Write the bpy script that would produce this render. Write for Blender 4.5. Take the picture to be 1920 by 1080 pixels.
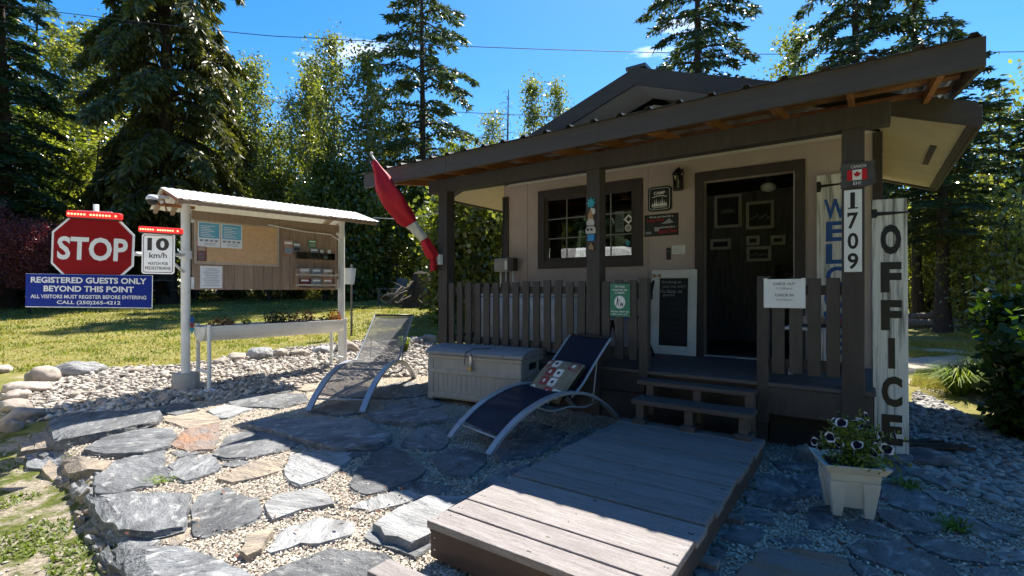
import bpy, bmesh, math, random
import numpy as np
from mathutils import Vector, Matrix, noise as mnoise

random.seed(7)
RNG = np.random.default_rng(11)
R = math.radians
scene = bpy.context.scene
for o in list(bpy.data.objects):
    bpy.data.objects.remove(o)
COL = scene.collection

# ------------------------------------------------------------------ camera, sky, sun, exposure
H, F, HOR = 1.42, 935.0, 544.0            # eye height, focal length and horizon in photo pixels
cam_d = bpy.data.cameras.new('camera')
cam_d.sensor_width = 36.0
cam_d.lens = F / 1920 * 36.0
cam_d.shift_y = (HOR - 540) / 1920
cam_d.clip_start, cam_d.clip_end = 0.05, 3000
cam = bpy.data.objects.new('camera', cam_d)
cam.location = (0, 0, H)
cam.rotation_euler = (R(90), 0, 0)
COL.objects.link(cam)
scene.camera = cam

SUN_TO = Vector((0.255, 0.625, 1.0)).normalized()   # towards the sun: high, behind the cabin
sun_elev = math.asin(SUN_TO.z)
sun_az = math.atan2(SUN_TO.x, SUN_TO.y)
world = bpy.data.worlds.new('World')
scene.world = world
world.use_nodes = True
wn, wl = world.node_tree.nodes, world.node_tree.links
wn.clear()
sky = wn.new('ShaderNodeTexSky')
sky.sky_type = 'NISHITA'
sky.sun_disc = False
sky.sun_elevation = sun_elev
sky.sun_rotation = sun_az
sky.altitude = 500
sky.air_density = 1.0
sky.dust_density = 0.35
sky.ozone_density = 1.8
tc = wn.new('ShaderNodeTexCoord')
mp = wn.new('ShaderNodeMapping'); mp.inputs['Scale'].default_value = (1.5, 1.5, 5.0); mp.inputs['Location'].default_value = (1.62, 0.55, 0.4)
cn = wn.new('ShaderNodeTexNoise'); cn.inputs['Scale'].default_value = 2.2; cn.inputs['Detail'].default_value = 7; cn.inputs['Roughness'].default_value = 0.58
cr = wn.new('ShaderNodeValToRGB')
cr.color_ramp.elements[0].position = 0.61; cr.color_ramp.elements[0].color = (0, 0, 0, 1)
cr.color_ramp.elements[1].position = 0.80; cr.color_ramp.elements[1].color = (1, 1, 1, 1)
mx = wn.new('ShaderNodeMix'); mx.data_type = 'RGBA'
mx.inputs[7].default_value = (13.0, 13.4, 14.0, 1)
bg = wn.new('ShaderNodeBackground'); bg.inputs['Strength'].default_value = 0.086
wo = wn.new('ShaderNodeOutputWorld')
hs = wn.new('ShaderNodeHueSaturation'); hs.inputs['Saturation'].default_value = 1.42
wl.new(tc.outputs['Generated'], mp.inputs['Vector']); wl.new(mp.outputs['Vector'], cn.inputs['Vector'])
wl.new(cn.outputs['Fac'], cr.inputs['Fac']); wl.new(cr.outputs['Color'], mx.inputs[0])
wl.new(sky.outputs['Color'], hs.inputs['Color']); wl.new(hs.outputs['Color'], mx.inputs[6]); wl.new(mx.outputs[2], bg.inputs['Color'])
wl.new(bg.outputs['Background'], wo.inputs['Surface'])

sd = bpy.data.lights.new('sun', 'SUN')
sd.energy = 5.0; sd.angle = R(0.53); sd.color = (1.0, 0.94, 0.84)
sun = bpy.data.objects.new('sun', sd)
sun.rotation_euler = SUN_TO.to_track_quat('Z', 'Y').to_euler()
sun.location = SUN_TO * 60
COL.objects.link(sun)

vs = scene.view_settings
vs.view_transform = 'Standard'; vs.look = 'None'; vs.gamma = 1.0; vs.exposure = 1.42
vs.use_curve_mapping = False
scene.cycles.max_bounces = 7
scene.cycles.transparent_max_bounces = 12
scene.cycles.use_denoising = True

# ------------------------------------------------------------------ frames of reference
TH = math.atan2(-0.5795, 0.815)             # the cabin's facade direction
CU, CV = (math.cos(TH), math.sin(TH)), (-math.sin(TH), math.cos(TH))
def B(u, v, z=0.0):                          # cabin frame (u along the facade, v into the cabin) -> world
    return Vector((u*CU[0] + v*CV[0], u*CU[1] + v*CV[1], z))
def ground_z(x, y):
    t = np.clip((np.asarray(y, float) - 3.0), 0, 26)
    z = 0.05*t
    e = (-1.98 - (np.asarray(y, float) - 2.57)*1.1) + 0.06       # outer edge of the raised patio
    s = np.clip((e - np.asarray(x, float))/0.14, 0, 1)
    f = np.clip((4.9 - np.asarray(y, float))/0.8, 0, 1)
    return z - 0.11*s*f
def gz(x, y): return float(ground_z(x, y))
def at(px, py, dz=0.0):                      # point of the photo -> where it meets the ground (plus dz)
    X, Z = (px - 960)/F, (HOR - py)/F
    d = 4.0
    for _ in range(60):
        zz = gz(X*d, d) + dz
        d += 0.6*((H - zz)/max(-Z, 1e-3) - d)
        d = min(max(d, 0.5), 60)
    return Vector((X*d, d, H + Z*d))
def atd(px, py, d):
    return Vector(((px - 960)/F*d, d, H + (HOR - py)/F*d))

# ------------------------------------------------------------------ materials
MATS = {}
def _n(nt, t, **kw):
    n = nt.nodes.new(t)
    for k, v in kw.items(): n.inputs[k].default_value = v
    return n
def mat(name, col, rough=0.7, col2=None, scale=8.0, stretch=(1, 1, 1), bump=0.0, bscale=None, metal=0.0, spec=0.4, rnd=0.0, detail=6.0, coords='Object', speck=None, lo=0.35, hi=0.65):
    if name in MATS: return MATS[name]
    m = bpy.data.materials.new(name); m.use_nodes = True
    nt = m.node_tree; L = nt.links; p = nt.nodes['Principled BSDF']
    p.inputs['Roughness'].default_value = rough; p.inputs['Metallic'].default_value = metal
    p.inputs['Specular IOR Level'].default_value = spec
    if col2 is None: col2 = tuple(c*0.72 for c in col)
    tcn = nt.nodes.new('ShaderNodeTexCoord'); mpn = nt.nodes.new('ShaderNodeMapping')
    mpn.inputs['Scale'].default_value = stretch
    L.new(tcn.outputs[coords], mpn.inputs['Vector'])
    oi = nt.nodes.new('ShaderNodeObjectInfo')
    add = nt.nodes.new('ShaderNodeVectorMath'); add.operation = 'ADD'
    sc_ = nt.nodes.new('ShaderNodeVectorMath'); sc_.operation = 'SCALE'; sc_.inputs['Scale'].default_value = 37.0
    cmb = nt.nodes.new('ShaderNodeCombineXYZ')
    if name.startswith('slate'):
        vr = nt.nodes.new('ShaderNodeVectorRotate'); vr.rotation_type = 'Z_AXIS'
        ml = nt.nodes.new('ShaderNodeMath'); ml.operation = 'MULTIPLY'; ml.inputs[1].default_value = 6.28
        L.new(oi.outputs['Random'], ml.inputs[0]); L.new(ml.outputs[0], vr.inputs['Angle'])
        L.new(tcn.outputs[coords], vr.inputs['Vector']); L.new(vr.outputs[0], mpn.inputs['Vector'])
    for i in range(3): L.new(oi.outputs['Random'], cmb.inputs[i])
    L.new(cmb.outputs[0], sc_.inputs[0]); L.new(mpn.outputs[0], add.inputs[0]); L.new(sc_.outputs[0], add.inputs[1])
    nz = _n(nt, 'ShaderNodeTexNoise', Scale=scale, Detail=detail, Roughness=0.62)
    L.new(add.outputs[0], nz.inputs['Vector'])
    rp = nt.nodes.new('ShaderNodeValToRGB')
    rp.color_ramp.elements[0].position = lo; rp.color_ramp.elements[0].color = (*col2, 1)
    rp.color_ramp.elements[1].position = hi; rp.color_ramp.elements[1].color = (*col, 1)
    L.new(nz.outputs['Fac'], rp.inputs['Fac'])
    out = rp.outputs['Color']
    if speck:
        n2 = _n(nt, 'ShaderNodeTexNoise', Scale=speck[0], Detail=4.0, Roughness=0.6)
        L.new(add.outputs[0], n2.inputs['Vector'])
        r2 = nt.nodes.new('ShaderNodeValToRGB')
        r2.color_ramp.elements[0].position = speck[1]; r2.color_ramp.elements[1].position = speck[2]
        r2.color_ramp.elements[0].color = (0, 0, 0, 1); r2.color_ramp.elements[1].color = (1, 1, 1, 1)
        L.new(n2.outputs['Fac'], r2.inputs['Fac'])
        m2 = nt.nodes.new('ShaderNodeMix'); m2.data_type = 'RGBA'; m2.inputs[7].default_value = (*speck[3], 1)
        L.new(r2.outputs['Color'], m2.inputs[0]); L.new(out, m2.inputs[6]); out = m2.outputs[2]
    if rnd:
        hv = nt.nodes.new('ShaderNodeHueSaturation')
        mr = _n(nt, 'ShaderNodeMapRange'); mr.inputs['To Min'].default_value = 1 - rnd; mr.inputs['To Max'].default_value = 1 + rnd
        L.new(oi.outputs['Random'], mr.inputs['Value']); L.new(mr.outputs[0], hv.inputs['Value']); L.new(out, hv.inputs['Color']); out = hv.outputs['Color']
    L.new(out, p.inputs['Base Color'])
    if bump:
        nb = _n(nt, 'ShaderNodeTexNoise', Scale=bscale or scale*3, Detail=7.0, Roughness=0.65)
        L.new(add.outputs[0], nb.inputs['Vector'])
        bp = _n(nt, 'ShaderNodeBump', Strength=min(bump, 1.0), Distance=0.055 if bump >= 1.0 else 0.02)
        L.new(nb.outputs['Fac'], bp.inputs['Height']); L.new(bp.outputs[0], p.inputs['Normal'])
    MATS[name] = m
    return m
def leafmat(name, c1, c2, trans=0.45, tcol=None, rough=0.45, spec=0.35):
    m = bpy.data.materials.new(name); m.use_nodes = True
    nt = m.node_tree; L = nt.links; p = nt.nodes['Principled BSDF']; out = nt.nodes['Material Output']
    p.inputs['Roughness'].default_value = rough; p.inputs['Specular IOR Level'].default_value = spec
    a = nt.nodes.new('ShaderNodeAttribute'); a.attribute_name = 'rnd'
    rp = nt.nodes.new('ShaderNodeValToRGB')
    rp.color_ramp.elements[0].color = (*c1, 1); rp.color_ramp.elements[1].color = (*c2, 1)
    if name.startswith('leaf'):
        e_ = rp.color_ramp.elements.new(0.55); e_.color = (*(c1[i]*0.72+c2[i]*0.28 for i in range(3)), 1)  # mostly dark, few bright: shade gaps and sun glints put into leaf colour
    L.new(a.outputs['Fac'], rp.inputs['Fac']); L.new(rp.outputs['Color'], p.inputs['Base Color'])
    if trans > 0:
        t = nt.nodes.new('ShaderNodeBsdfTranslucent')
        g = nt.nodes.new('ShaderNodeMix'); g.data_type = 'RGBA'; g.blend_type = 'MULTIPLY'; g.inputs[0].default_value = 1.0
        g.inputs[7].default_value = (*(tcol or (1.5, 1.5, 0.6)), 1)
        L.new(rp.outputs['Color'], g.inputs[6]); L.new(g.outputs[2], t.inputs['Color'])
        mxs = nt.nodes.new('ShaderNodeMixShader'); mxs.inputs[0].default_value = trans
        L.new(p.outputs[0], mxs.inputs[1]); L.new(t.outputs[0], mxs.inputs[2]); L.new(mxs.outputs[0], out.inputs['Surface'])
    MATS[name] = m
    return m
def emitmat(name, col, s, base=(0.3, 0.02, 0.02)):
    m = bpy.data.materials.new(name); m.use_nodes = True
    p = m.node_tree.nodes['Principled BSDF']
    p.inputs['Base Color'].default_value = (*base, 1)
    p.inputs['Emission Color'].default_value = (*col, 1); p.inputs['Emission Strength'].default_value = s
    MATS[name] = m; return m
def glassmat(name, tint=(0.8, 0.85, 0.85)):
    m = bpy.data.materials.new(name); m.use_nodes = True
    nt = m.node_tree; L = nt.links; out = nt.nodes['Material Output']
    nt.nodes.remove(nt.nodes['Principled BSDF'])
    fr = _n(nt, 'ShaderNodeFresnel', IOR=2.1)
    tr = nt.nodes.new('ShaderNodeBsdfTransparent'); tr.inputs[0].default_value = (*tint, 1)
    gl = nt.nodes.new('ShaderNodeBsdfGlossy'); gl.inputs['Roughness'].default_value = 0.01
    mxs = nt.nodes.new('ShaderNodeMixShader')
    L.new(fr.outputs[0], mxs.inputs[0]); L.new(tr.outputs[0], mxs.inputs[1]); L.new(gl.outputs[0], mxs.inputs[2]); L.new(mxs.outputs[0], out.inputs['Surface'])
    MATS[name] = m; return m
def meshfabric(name, col, fac):
    m = bpy.data.materials.new(name); m.use_nodes = True
    nt = m.node_tree; L = nt.links; out = nt.nodes['Material Output']; p = nt.nodes['Principled BSDF']
    p.inputs['Base Color'].default_value = (*col, 1); p.inputs['Roughness'].default_value = 0.6; p.inputs['Specular IOR Level'].default_value = 0.2
    tr = nt.nodes.new('ShaderNodeBsdfTransparent'); mxs = nt.nodes.new('ShaderNodeMixShader'); mxs.inputs[0].default_value = fac
    L.new(p.outputs[0], mxs.inputs[1]); L.new(tr.outputs[0], mxs.inputs[2]); L.new(mxs.outputs[0], out.inputs['Surface'])
    MATS[name] = m; return m

mat('trim_brown', (0.050, 0.040, 0.039), 0.6, (0.037, 0.029, 0.028), 6, bump=0.1, bscale=40)
mat('fascia_brown', (0.076, 0.065, 0.061), 0.6, (0.060, 0.051, 0.048), 3, (1, 6, 6), bump=0.08, bscale=60)
mat('picket_brown', (0.068, 0.058, 0.053), 0.6, (0.047, 0.039, 0.036), 5, (6, 6, 1), bump=0.2, bscale=30, rnd=0.12)
mat('post_brown', (0.058, 0.048, 0.046), 0.6, (0.040, 0.033, 0.031), 4, (6, 6, 0.7), bump=0.2, bscale=20)
mat('wall_taupe', (0.46, 0.385, 0.372), 0.8, (0.415, 0.345, 0.332), 2.5, bump=0.25, bscale=70)
mat('soffit_cream', (0.55, 0.47, 0.36), 0.75, (0.48, 0.41, 0.31), 3, bump=0.05, bscale=60)
mat('gable_grey', (0.58, 0.57, 0.58), 0.7, (0.53, 0.52, 0.53), 3)
mat('raw_wood', (0.36, 0.155, 0.06), 0.65, (0.22, 0.085, 0.035), 4, (1, 8, 8), bump=0.15, bscale=30, rnd=0.2)
mat('osb_wood', (0.27, 0.12, 0.055), 0.75, (0.16, 0.07, 0.035), 9, bump=0.15, bscale=40)
mat('deck_board', (0.295, 0.268, 0.258), 0.62, (0.195, 0.174, 0.168), 5, (1.0, 9, 9), bump=0.6, bscale=22, rnd=0.12, speck=(40, 0.56, 0.66, (0.13, 0.105, 0.10)))
mat('ramp_side', (0.085, 0.055, 0.045), 0.65, (0.065, 0.042, 0.035), 4, (1, 8, 8), bump=0.2, bscale=30)
mat('porch_floor', (0.10, 0.085, 0.085), 0.6, (0.075, 0.062, 0.062), 5, (1, 8, 8), bump=0.2, bscale=30, rnd=0.1)
mat('step_brown', (0.105, 0.086, 0.080), 0.6, (0.078, 0.062, 0.058), 4, (1, 8, 8), bump=0.25, bscale=30, rnd=0.1)
mat('roof_metal', (0.20, 0.185, 0.17), 0.32, (0.17, 0.155, 0.145), 3, metal=0.75)
mat('white_paint', (0.74, 0.74, 0.72), 0.5, (0.64, 0.64, 0.62), 5, bump=0.06, bscale=50)
mat('white_metal_roof', (0.82, 0.83, 0.84), 0.35, (0.76, 0.77, 0.78), 3, metal=0.15)
mat('kiosk_panel', (0.34, 0.245, 0.175), 0.75, (0.25, 0.175, 0.125), 5, (8, 8, 0.8), bump=0.2, bscale=30, rnd=0.1)
mat('cork', (0.62, 0.40, 0.22), 0.9, (0.54, 0.335, 0.18), 20, bump=0.1, bscale=150, speck=(9, 0.66, 0.7, (0.25, 0.13, 0.07)))
mat('cork_frame', (0.50, 0.42, 0.35), 0.6)
mat('paper', (0.80, 0.81, 0.82), 0.6, (0.76, 0.77, 0.78), 5)
mat('print_grey', (0.30, 0.32, 0.36), 0.7); mat('print_dark', (0.04, 0.04, 0.05), 0.7)
mat('print_blue', (0.09, 0.33, 0.52), 0.5, (0.16, 0.45, 0.62), 4)
mat('black_paint', (0.014, 0.014, 0.015), 0.5, (0.010, 0.010, 0.011), 6)
mat('sign_red', (0.27, 0.004, 0.008), 0.6, (0.24, 0.004, 0.007), 3, spec=0.12)
mat('sign_blue', (0.008, 0.03, 0.27), 0.6, (0.007, 0.026, 0.24), 3, spec=0.12)
mat('sign_white', (0.76, 0.77, 0.78), 0.4, (0.72, 0.73, 0.74), 4)
mat('sign_green', (0.035, 0.21, 0.13), 0.45, (0.03, 0.19, 0.115), 3)
mat('weathered_white', (0.70, 0.70, 0.695), 0.75, (0.22, 0.21, 0.205), 3.2, (9, 9, 0.5), bump=0.5, bscale=12, lo=0.34, hi=0.52)
mat('welcome_blue', (0.02, 0.10, 0.36), 0.5)
mat('plaque_grey', (0.085, 0.085, 0.085), 0.8, (0.05, 0.05, 0.05), 12)
mat('flag_red', (0.52, 0.012, 0.028), 0.55, (0.45, 0.01, 0.022), 3, spec=0.3)
mat('flag_white', (0.70, 0.66, 0.60), 0.6)
mat('box_resin', (0.40, 0.37, 0.335), 0.55, (0.335, 0.305, 0.275), 4, (6, 6, 0.8), bump=0.2, bscale=26)
mat('box_lid', (0.29, 0.28, 0.29), 0.55, (0.235, 0.225, 0.235), 4, (1, 5, 5), bump=0.2, bscale=26)
mat('steel', (0.55, 0.56, 0.58), 0.32, (0.48, 0.49, 0.51), 6, metal=0.85)
mat('silver_paint', (0.36, 0.38, 0.42), 0.38, (0.30, 0.32, 0.36), 6, metal=0.35)
mat('brass', (0.42, 0.33, 0.17), 0.35, metal=0.9)
mat('pot_plastic', (0.60, 0.58, 0.53), 0.5, (0.54, 0.52, 0.475), 4, bump=0.05, bscale=30)
mat('soil', (0.035, 0.022, 0.014), 0.95, (0.018, 0.011, 0.008), 20, bump=0.6, bscale=60)
mat('bark', (0.085, 0.066, 0.052), 0.95, (0.028, 0.021, 0.017), 7, (4, 4, 0.6), bump=0.9, bscale=9)
mat('pale_bark', (0.26, 0.25, 0.22), 0.9, (0.10, 0.095, 0.085), 5, (3, 3, 0.8), bump=0.5, bscale=12)
mat('dead_wood', (0.26, 0.235, 0.21), 0.9, (0.12, 0.105, 0.095), 5, (4, 4, 1), bump=0.6, bscale=14)
mat('slate', (0.195, 0.203, 0.213), 0.48, (0.058, 0.063, 0.071), 2.6, (1.0, 1.8, 3.0), bump=1.0, bscale=8, rnd=0.34, spec=0.55, speck=(9, 0.54, 0.74, (0.40, 0.40, 0.395)))  # pale specks paint sunlit highlights into the slate colour
mat('slate_tan', (0.40, 0.32, 0.235), 0.6, (0.20, 0.175, 0.15), 4.0, (1.0, 3, 3), bump=1.0, bscale=7, rnd=0.15)
mat('slate_rust', (0.20, 0.19, 0.185), 0.55, (0.30, 0.155, 0.08), 2.6, (1, 2, 2), bump=1.0, bscale=7)
mat('slate_pale', (0.44, 0.44, 0.44), 0.5, (0.19, 0.195, 0.20), 3.0, (1, 3.0, 3), bump=1.0, bscale=7, rnd=0.12, spec=0.55)
mat('boulder', (0.40, 0.345, 0.29), 0.8, (0.22, 0.19, 0.165), 5, bump=0.8, bscale=16, rnd=0.22)
mat('concrete', (0.40, 0.38, 0.36), 0.9, (0.32, 0.31, 0.29), 8, bump=0.3, bscale=50)
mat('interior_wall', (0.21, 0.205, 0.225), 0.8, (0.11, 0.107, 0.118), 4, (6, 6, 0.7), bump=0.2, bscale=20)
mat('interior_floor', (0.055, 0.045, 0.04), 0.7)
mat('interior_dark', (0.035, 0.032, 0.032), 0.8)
mat('frame_silver', (0.82, 0.82, 0.82), 0.4); mat('muntin_grey', (0.26, 0.26, 0.28), 0.5)
mat('picture_dark', (0.03, 0.03, 0.04), 0.4, (0.06, 0.06, 0.08), 10)
mat('chalkboard', (0.020, 0.020, 0.022), 0.8, (0.030, 0.030, 0.033), 6)
mat('chalk', (0.52, 0.52, 0.53), 0.9); mat('chalk_faint', (0.085, 0.085, 0.095), 0.9)
mat('turquoise', (0.04, 0.38, 0.48), 0.5); mat('ornament_blue', (0.03, 0.27, 0.62), 0.5); mat('ornament_cream', (0.62, 0.58, 0.52), 0.6); mat('ornament_tan', (0.42, 0.25, 0.13), 0.6)
mat('meter_grey', (0.24, 0.24, 0.25), 0.5, metal=0.2)
mat('cable', (0.02, 0.02, 0.022), 0.6); mat('cable_pale', (0.50, 0.56, 0.50), 0.5)
mat('adirondack', (0.13, 0.135, 0.145), 0.7, (0.09, 0.095, 0.10), 5)
mat('brochure_green', (0.08, 0.30, 0.07), 0.4); mat('brochure_red', (0.34, 0.10, 0.07), 0.4, (0.42, 0.34, 0.25), 14); mat('brochure_slate', (0.14, 0.20, 0.25), 0.4, (0.30, 0.34, 0.36), 14); mat('brochure_cream', (0.55, 0.48, 0.42), 0.4, (0.35, 0.25, 0.22), 14); mat('brochure_black', (0.04, 0.03, 0.035), 0.4, (0.25, 0.06, 0.05), 14)
mat('pillow_red', (0.34, 0.06, 0.06), 0.85); mat('pillow_olive', (0.26, 0.215, 0.15), 0.85); mat('pillow_cream', (0.80, 0.77, 0.69), 0.85); mat('pillow_brown', (0.06, 0.035, 0.025), 0.85)
mat('dark_plastic', (0.025, 0.025, 0.028), 0.4)
mat('dome_white', (0.78, 0.79, 0.80), 0.35)
mat('grey_tile', (0.20, 0.20, 0.205), 0.5)
mat('van_white', (0.80, 0.80, 0.80), 0.3)
mat('rubber', (0.02, 0.02, 0.02), 0.8)
emitmat('red_led', (1.0, 0.03, 0.02), 0.25, (0.35, 0.01, 0.01)); emitmat('red_led_core', (1.0, 0.16, 0.08), 3.5)
glassmat('glass'); glassmat('lantern_glass', (0.7, 0.72, 0.7))
meshfabric('sling_backlit', (0.16, 0.16, 0.155), 0.30)  # same dark mesh as the other sling, backlight painted in as pale grey
meshfabric('sling_navy', (0.012, 0.014, 0.032), 0.10)
leafmat('leaf_birch', (0.065, 0.095, 0.028), (0.280, 0.290, 0.090), 0.5, (1.8, 1.75, 0.5), 0.26, 0.8)
leafmat('leaf_alder', (0.045, 0.075, 0.020), (0.250, 0.275, 0.075), 0.5, (1.9, 1.9, 0.5), 0.26, 0.8)
leafmat('leaf_cedar', (0.046, 0.062, 0.016), (0.185, 0.185, 0.048), 0.32, (1.6, 1.5, 0.5), 0.4, 0.5)
leafmat('leaf_hemlock', (0.034, 0.060, 0.024), (0.120, 0.155, 0.062), 0.32, (1.5, 1.5, 0.7), 0.4, 0.5)
leafmat('leaf_fir', (0.020, 0.046, 0.018), (0.070, 0.115, 0.036), 0.28, (1.5, 1.6, 0.6), 0.4, 0.5)
leafmat('leaf_red', (0.080, 0.020, 0.030), (0.28, 0.085, 0.105), 0.4, (1.6, 0.8, 0.8), 0.34, 0.6)
leafmat('leaf_bush', (0.012, 0.034, 0.007), (0.060, 0.110, 0.020), 0.4, (1.8, 1.9, 0.35), 0.34, 0.6)  # darkened leaf colour stands in for tree shade on the bush
leafmat('leaf_woods', (0.038, 0.060, 0.018), (0.240, 0.260, 0.075), 0.5, (1.9, 1.85, 0.5), 0.26, 0.8)
leafmat('grass_blade', (0.200, 0.210, 0.040), (0.420, 0.350, 0.115), 0.35, (1.3, 1.3, 0.7), 0.6)
leafmat('grass_green', (0.090, 0.160, 0.020), (0.210, 0.260, 0.045), 0.4, (1.5, 1.6, 0.5), 0.5)
leafmat('weed_leaf', (0.075, 0.115, 0.016), (0.180, 0.220, 0.040), 0.35, (1.4, 1.5, 0.5), 0.5)
leafmat('chip', (0.28, 0.240, 0.190), (0.64, 0.575, 0.49), 0.0, None, 0.85)
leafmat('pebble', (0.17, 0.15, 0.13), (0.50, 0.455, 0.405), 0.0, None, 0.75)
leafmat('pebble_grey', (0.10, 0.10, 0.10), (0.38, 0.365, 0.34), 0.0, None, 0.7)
leafmat('petal_dark', (0.010, 0.006, 0.035), (0.035, 0.018, 0.085), 0.25, (1.2, 1, 1.6), 0.6)
leafmat('petal_white', (0.70, 0.70, 0.78), (0.85, 0.85, 0.88), 0.3, (1, 1, 1), 0.6)
leafmat('autumn_leaf', (0.16, 0.06, 0.015), (0.38, 0.16, 0.03), 0.3, (1.3, 1.0, 0.5), 0.6)
leafmat('dry_leaf', (0.10, 0.035, 0.02), (0.20, 0.09, 0.05), 0.2, (1.2, 0.9, 0.7), 0.7)
leafmat('dark_leaf', (0.012, 0.022, 0.012), (0.03, 0.05, 0.02), 0.2, (1.2, 1.2, 0.7), 0.6)

# ------------------------------------------------------------------ mesh helpers
class MB:
    def __init__(s): s.v = []; s.f = []
    def add(s, vs, fs):
        k = len(s.v); s.v += [tuple(p) for p in vs]; s.f += [tuple(i + k for i in f) for f in fs]; return s
    def box(s, x0, x1, y0, y1, z0, z1, M=None):
        vs = [(x, y, z) for z in (z0, z1) for y in (y0, y1) for x in (x0, x1)]
        if M is not None: vs = [M @ Vector(p) for p in vs]
        return s.add(vs, [(0, 2, 3, 1), (4, 5, 7, 6), (0, 1, 5, 4), (2, 6, 7, 3), (0, 4, 6, 2), (1, 3, 7, 5)])
    def bar(s, a, b, w, h, up=(0, 0, 1)):            # box from a to b
        a, b = Vector(a), Vector(b); d = (b - a); L = d.length; d = d.normalized(); up = Vector(up)
        x = d.cross(up)
        if x.length < 1e-4: x = d.cross(Vector((0, 1, 0)))
        x.normalize(); y = x.cross(d).normalized()
        vs = []
        for t in (a, b):
            for sx, sy in ((-1, -1), (1, -1), (1, 1), (-1, 1)): vs.append(t + x*(sx*w/2) + y*(sy*h/2))
        return s.add(vs, [(0, 1, 2, 3), (7, 6, 5, 4), (0, 4, 5, 1), (1, 5, 6, 2), (2, 6, 7, 3), (3, 7, 4, 0)])
    def tube(s, pts, r, n=8, cap=True):
        pts = [Vector(p) for p in pts]
        rs = r if hasattr(r, '__len__') else [r]*len(pts)
        vs, fs = [], []
        prev = None
        for i, p in enumerate(pts):
            d = (pts[min(i+1, len(pts)-1)] - pts[max(i-1, 0)])
            if d.length < 1e-9: d = Vector((0, 0, 1))
            d.normalize()
            if prev is None:
                x = d.cross(Vector((0, 0, 1)))
                if x.length < 1e-3: x = d.cross(Vector((1, 0, 0)))
            else:
                x = prev - d*prev.dot(d)
                if x.length < 1e-4: x = d.cross(Vector((1, 0.3, 0)))
            x.normalize(); prev = x; y = d.cross(x)
            for k in range(n):
                a = 2*math.pi*k/n
                vs.append(p + (x*math.cos(a) + y*math.sin(a))*rs[i])
        for i in range(len(pts)-1):
            for k in range(n):
                fs.append((i*n+k, i*n+(k+1) % n, (i+1)*n+(k+1) % n, (i+1)*n+k))
        if cap:
            fs.append(tuple(range(n-1, -1, -1))); fs.append(tuple((len(pts)-1)*n+k for k in range(n)))
        return s.add(vs, fs)
    def prism(s, poly, y0, y1):                       # outline in x,z, thickness along y
        n = len(poly)
        vs = [(x, y0, z) for x, z in poly] + [(x, y1, z) for x, z in poly]
        fs = [tuple(range(n)), tuple(range(2*n-1, n-1, -1))] + [(i, n+i, n+(i+1) % n, (i+1) % n) for i in range(n)]
        return s.add(vs, fs)
    def lathe(s, prof, n=14, c=(0, 0, 0)):
        vs, fs = [], []
        for r, z in prof:
            for k in range(n):
                a = 2*math.pi*k/n; vs.append((c[0]+r*math.cos(a), c[1]+r*math.sin(a), c[2]+z))
        for i in range(len(prof)-1):
            for k in range(n): fs.append((i*n+k, i*n+(k+1) % n, (i+1)*n+(k+1) % n, (i+1)*n+k))
        fs.append(tuple(range(n-1, -1, -1))); fs.append(tuple((len(prof)-1)*n+k for k in range(n)))
        return s.add(vs, fs)
    def mesh(s, name, m, smooth=False):
        me = bpy.data.meshes.new(name); me.from_pydata(s.v, [], s.f); me.update()
        bm = bmesh.new(); bm.from_mesh(me); bmesh.ops.recalc_face_normals(bm, faces=bm.faces); bm.to_mesh(me); bm.free()
        if isinstance(m, str): m = MATS[m]
        me.materials.append(m)
        if smooth: me.polygons.foreach_set('use_smooth', [True]*len(me.polygons))
        return me
    def build(s, name, m, parent=None, loc=(0, 0, 0), rot=(0, 0, 0), smooth=False, bevel=0.0):
        return link(name, s.mesh(name, m, smooth), parent, loc, rot, bevel)
def link(name, me, parent=None, loc=(0, 0, 0), rot=(0, 0, 0), bevel=0.0):
    o = bpy.data.objects.new(name, me); COL.objects.link(o)
    o.location = loc; o.rotation_euler = rot
    if parent is not None: o.parent = parent
    if bevel:
        b = o.modifiers.new('bevel', 'BEVEL'); b.width = bevel; b.segments = 2; b.limit_method = 'ANGLE'
    return o
def tag(o, label, cat, group=None):
    o['label'] = label; o['category'] = cat
    if group: o['group'] = group
    return o
def thing(name, label, cat, loc=(0, 0, 0), rotz=0.0, group=None):
    o = bpy.data.objects.new(name, None); COL.objects.link(o)
    o.location = loc; o.rotation_euler = (0, 0, rotz); o.empty_display_size = 0.1
    return tag(o, label, cat, group)
def structure(o): o['kind'] = 'structure'; return o
def stuff(o): o['kind'] = 'stuff'; return o
def bx(name, m, parent, x0, x1, y0, y1, z0, z1, bevel=0.004):
    return MB().box(x0, x1, y0, y1, z0, z1).build(name, m, parent, bevel=bevel)
def fast_mesh(name, V, Q, m, rnd=None, smooth=False):   # V: n x 3, Q: faces x k
    me = bpy.data.meshes.new(name)
    V = np.ascontiguousarray(V, np.float32); Q = np.ascontiguousarray(Q, np.int32); k = Q.shape[1]
    me.vertices.add(len(V)); me.vertices.foreach_set('co', V.ravel())
    me.loops.add(Q.size); me.loops.foreach_set('vertex_index', Q.ravel())
    me.polygons.add(len(Q)); me.polygons.foreach_set('loop_start', np.arange(0, Q.size, k, dtype=np.int32))
    if smooth: me.polygons.foreach_set('use_smooth', np.ones(len(Q), bool))
    me.update(calc_edges=True)
    if rnd is not None:
        a = me.attributes.new('rnd', 'FLOAT', 'FACE'); a.data.foreach_set('value', np.ascontiguousarray(rnd, np.float32))
    me.materials.append(MATS[m])
    return me
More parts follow.
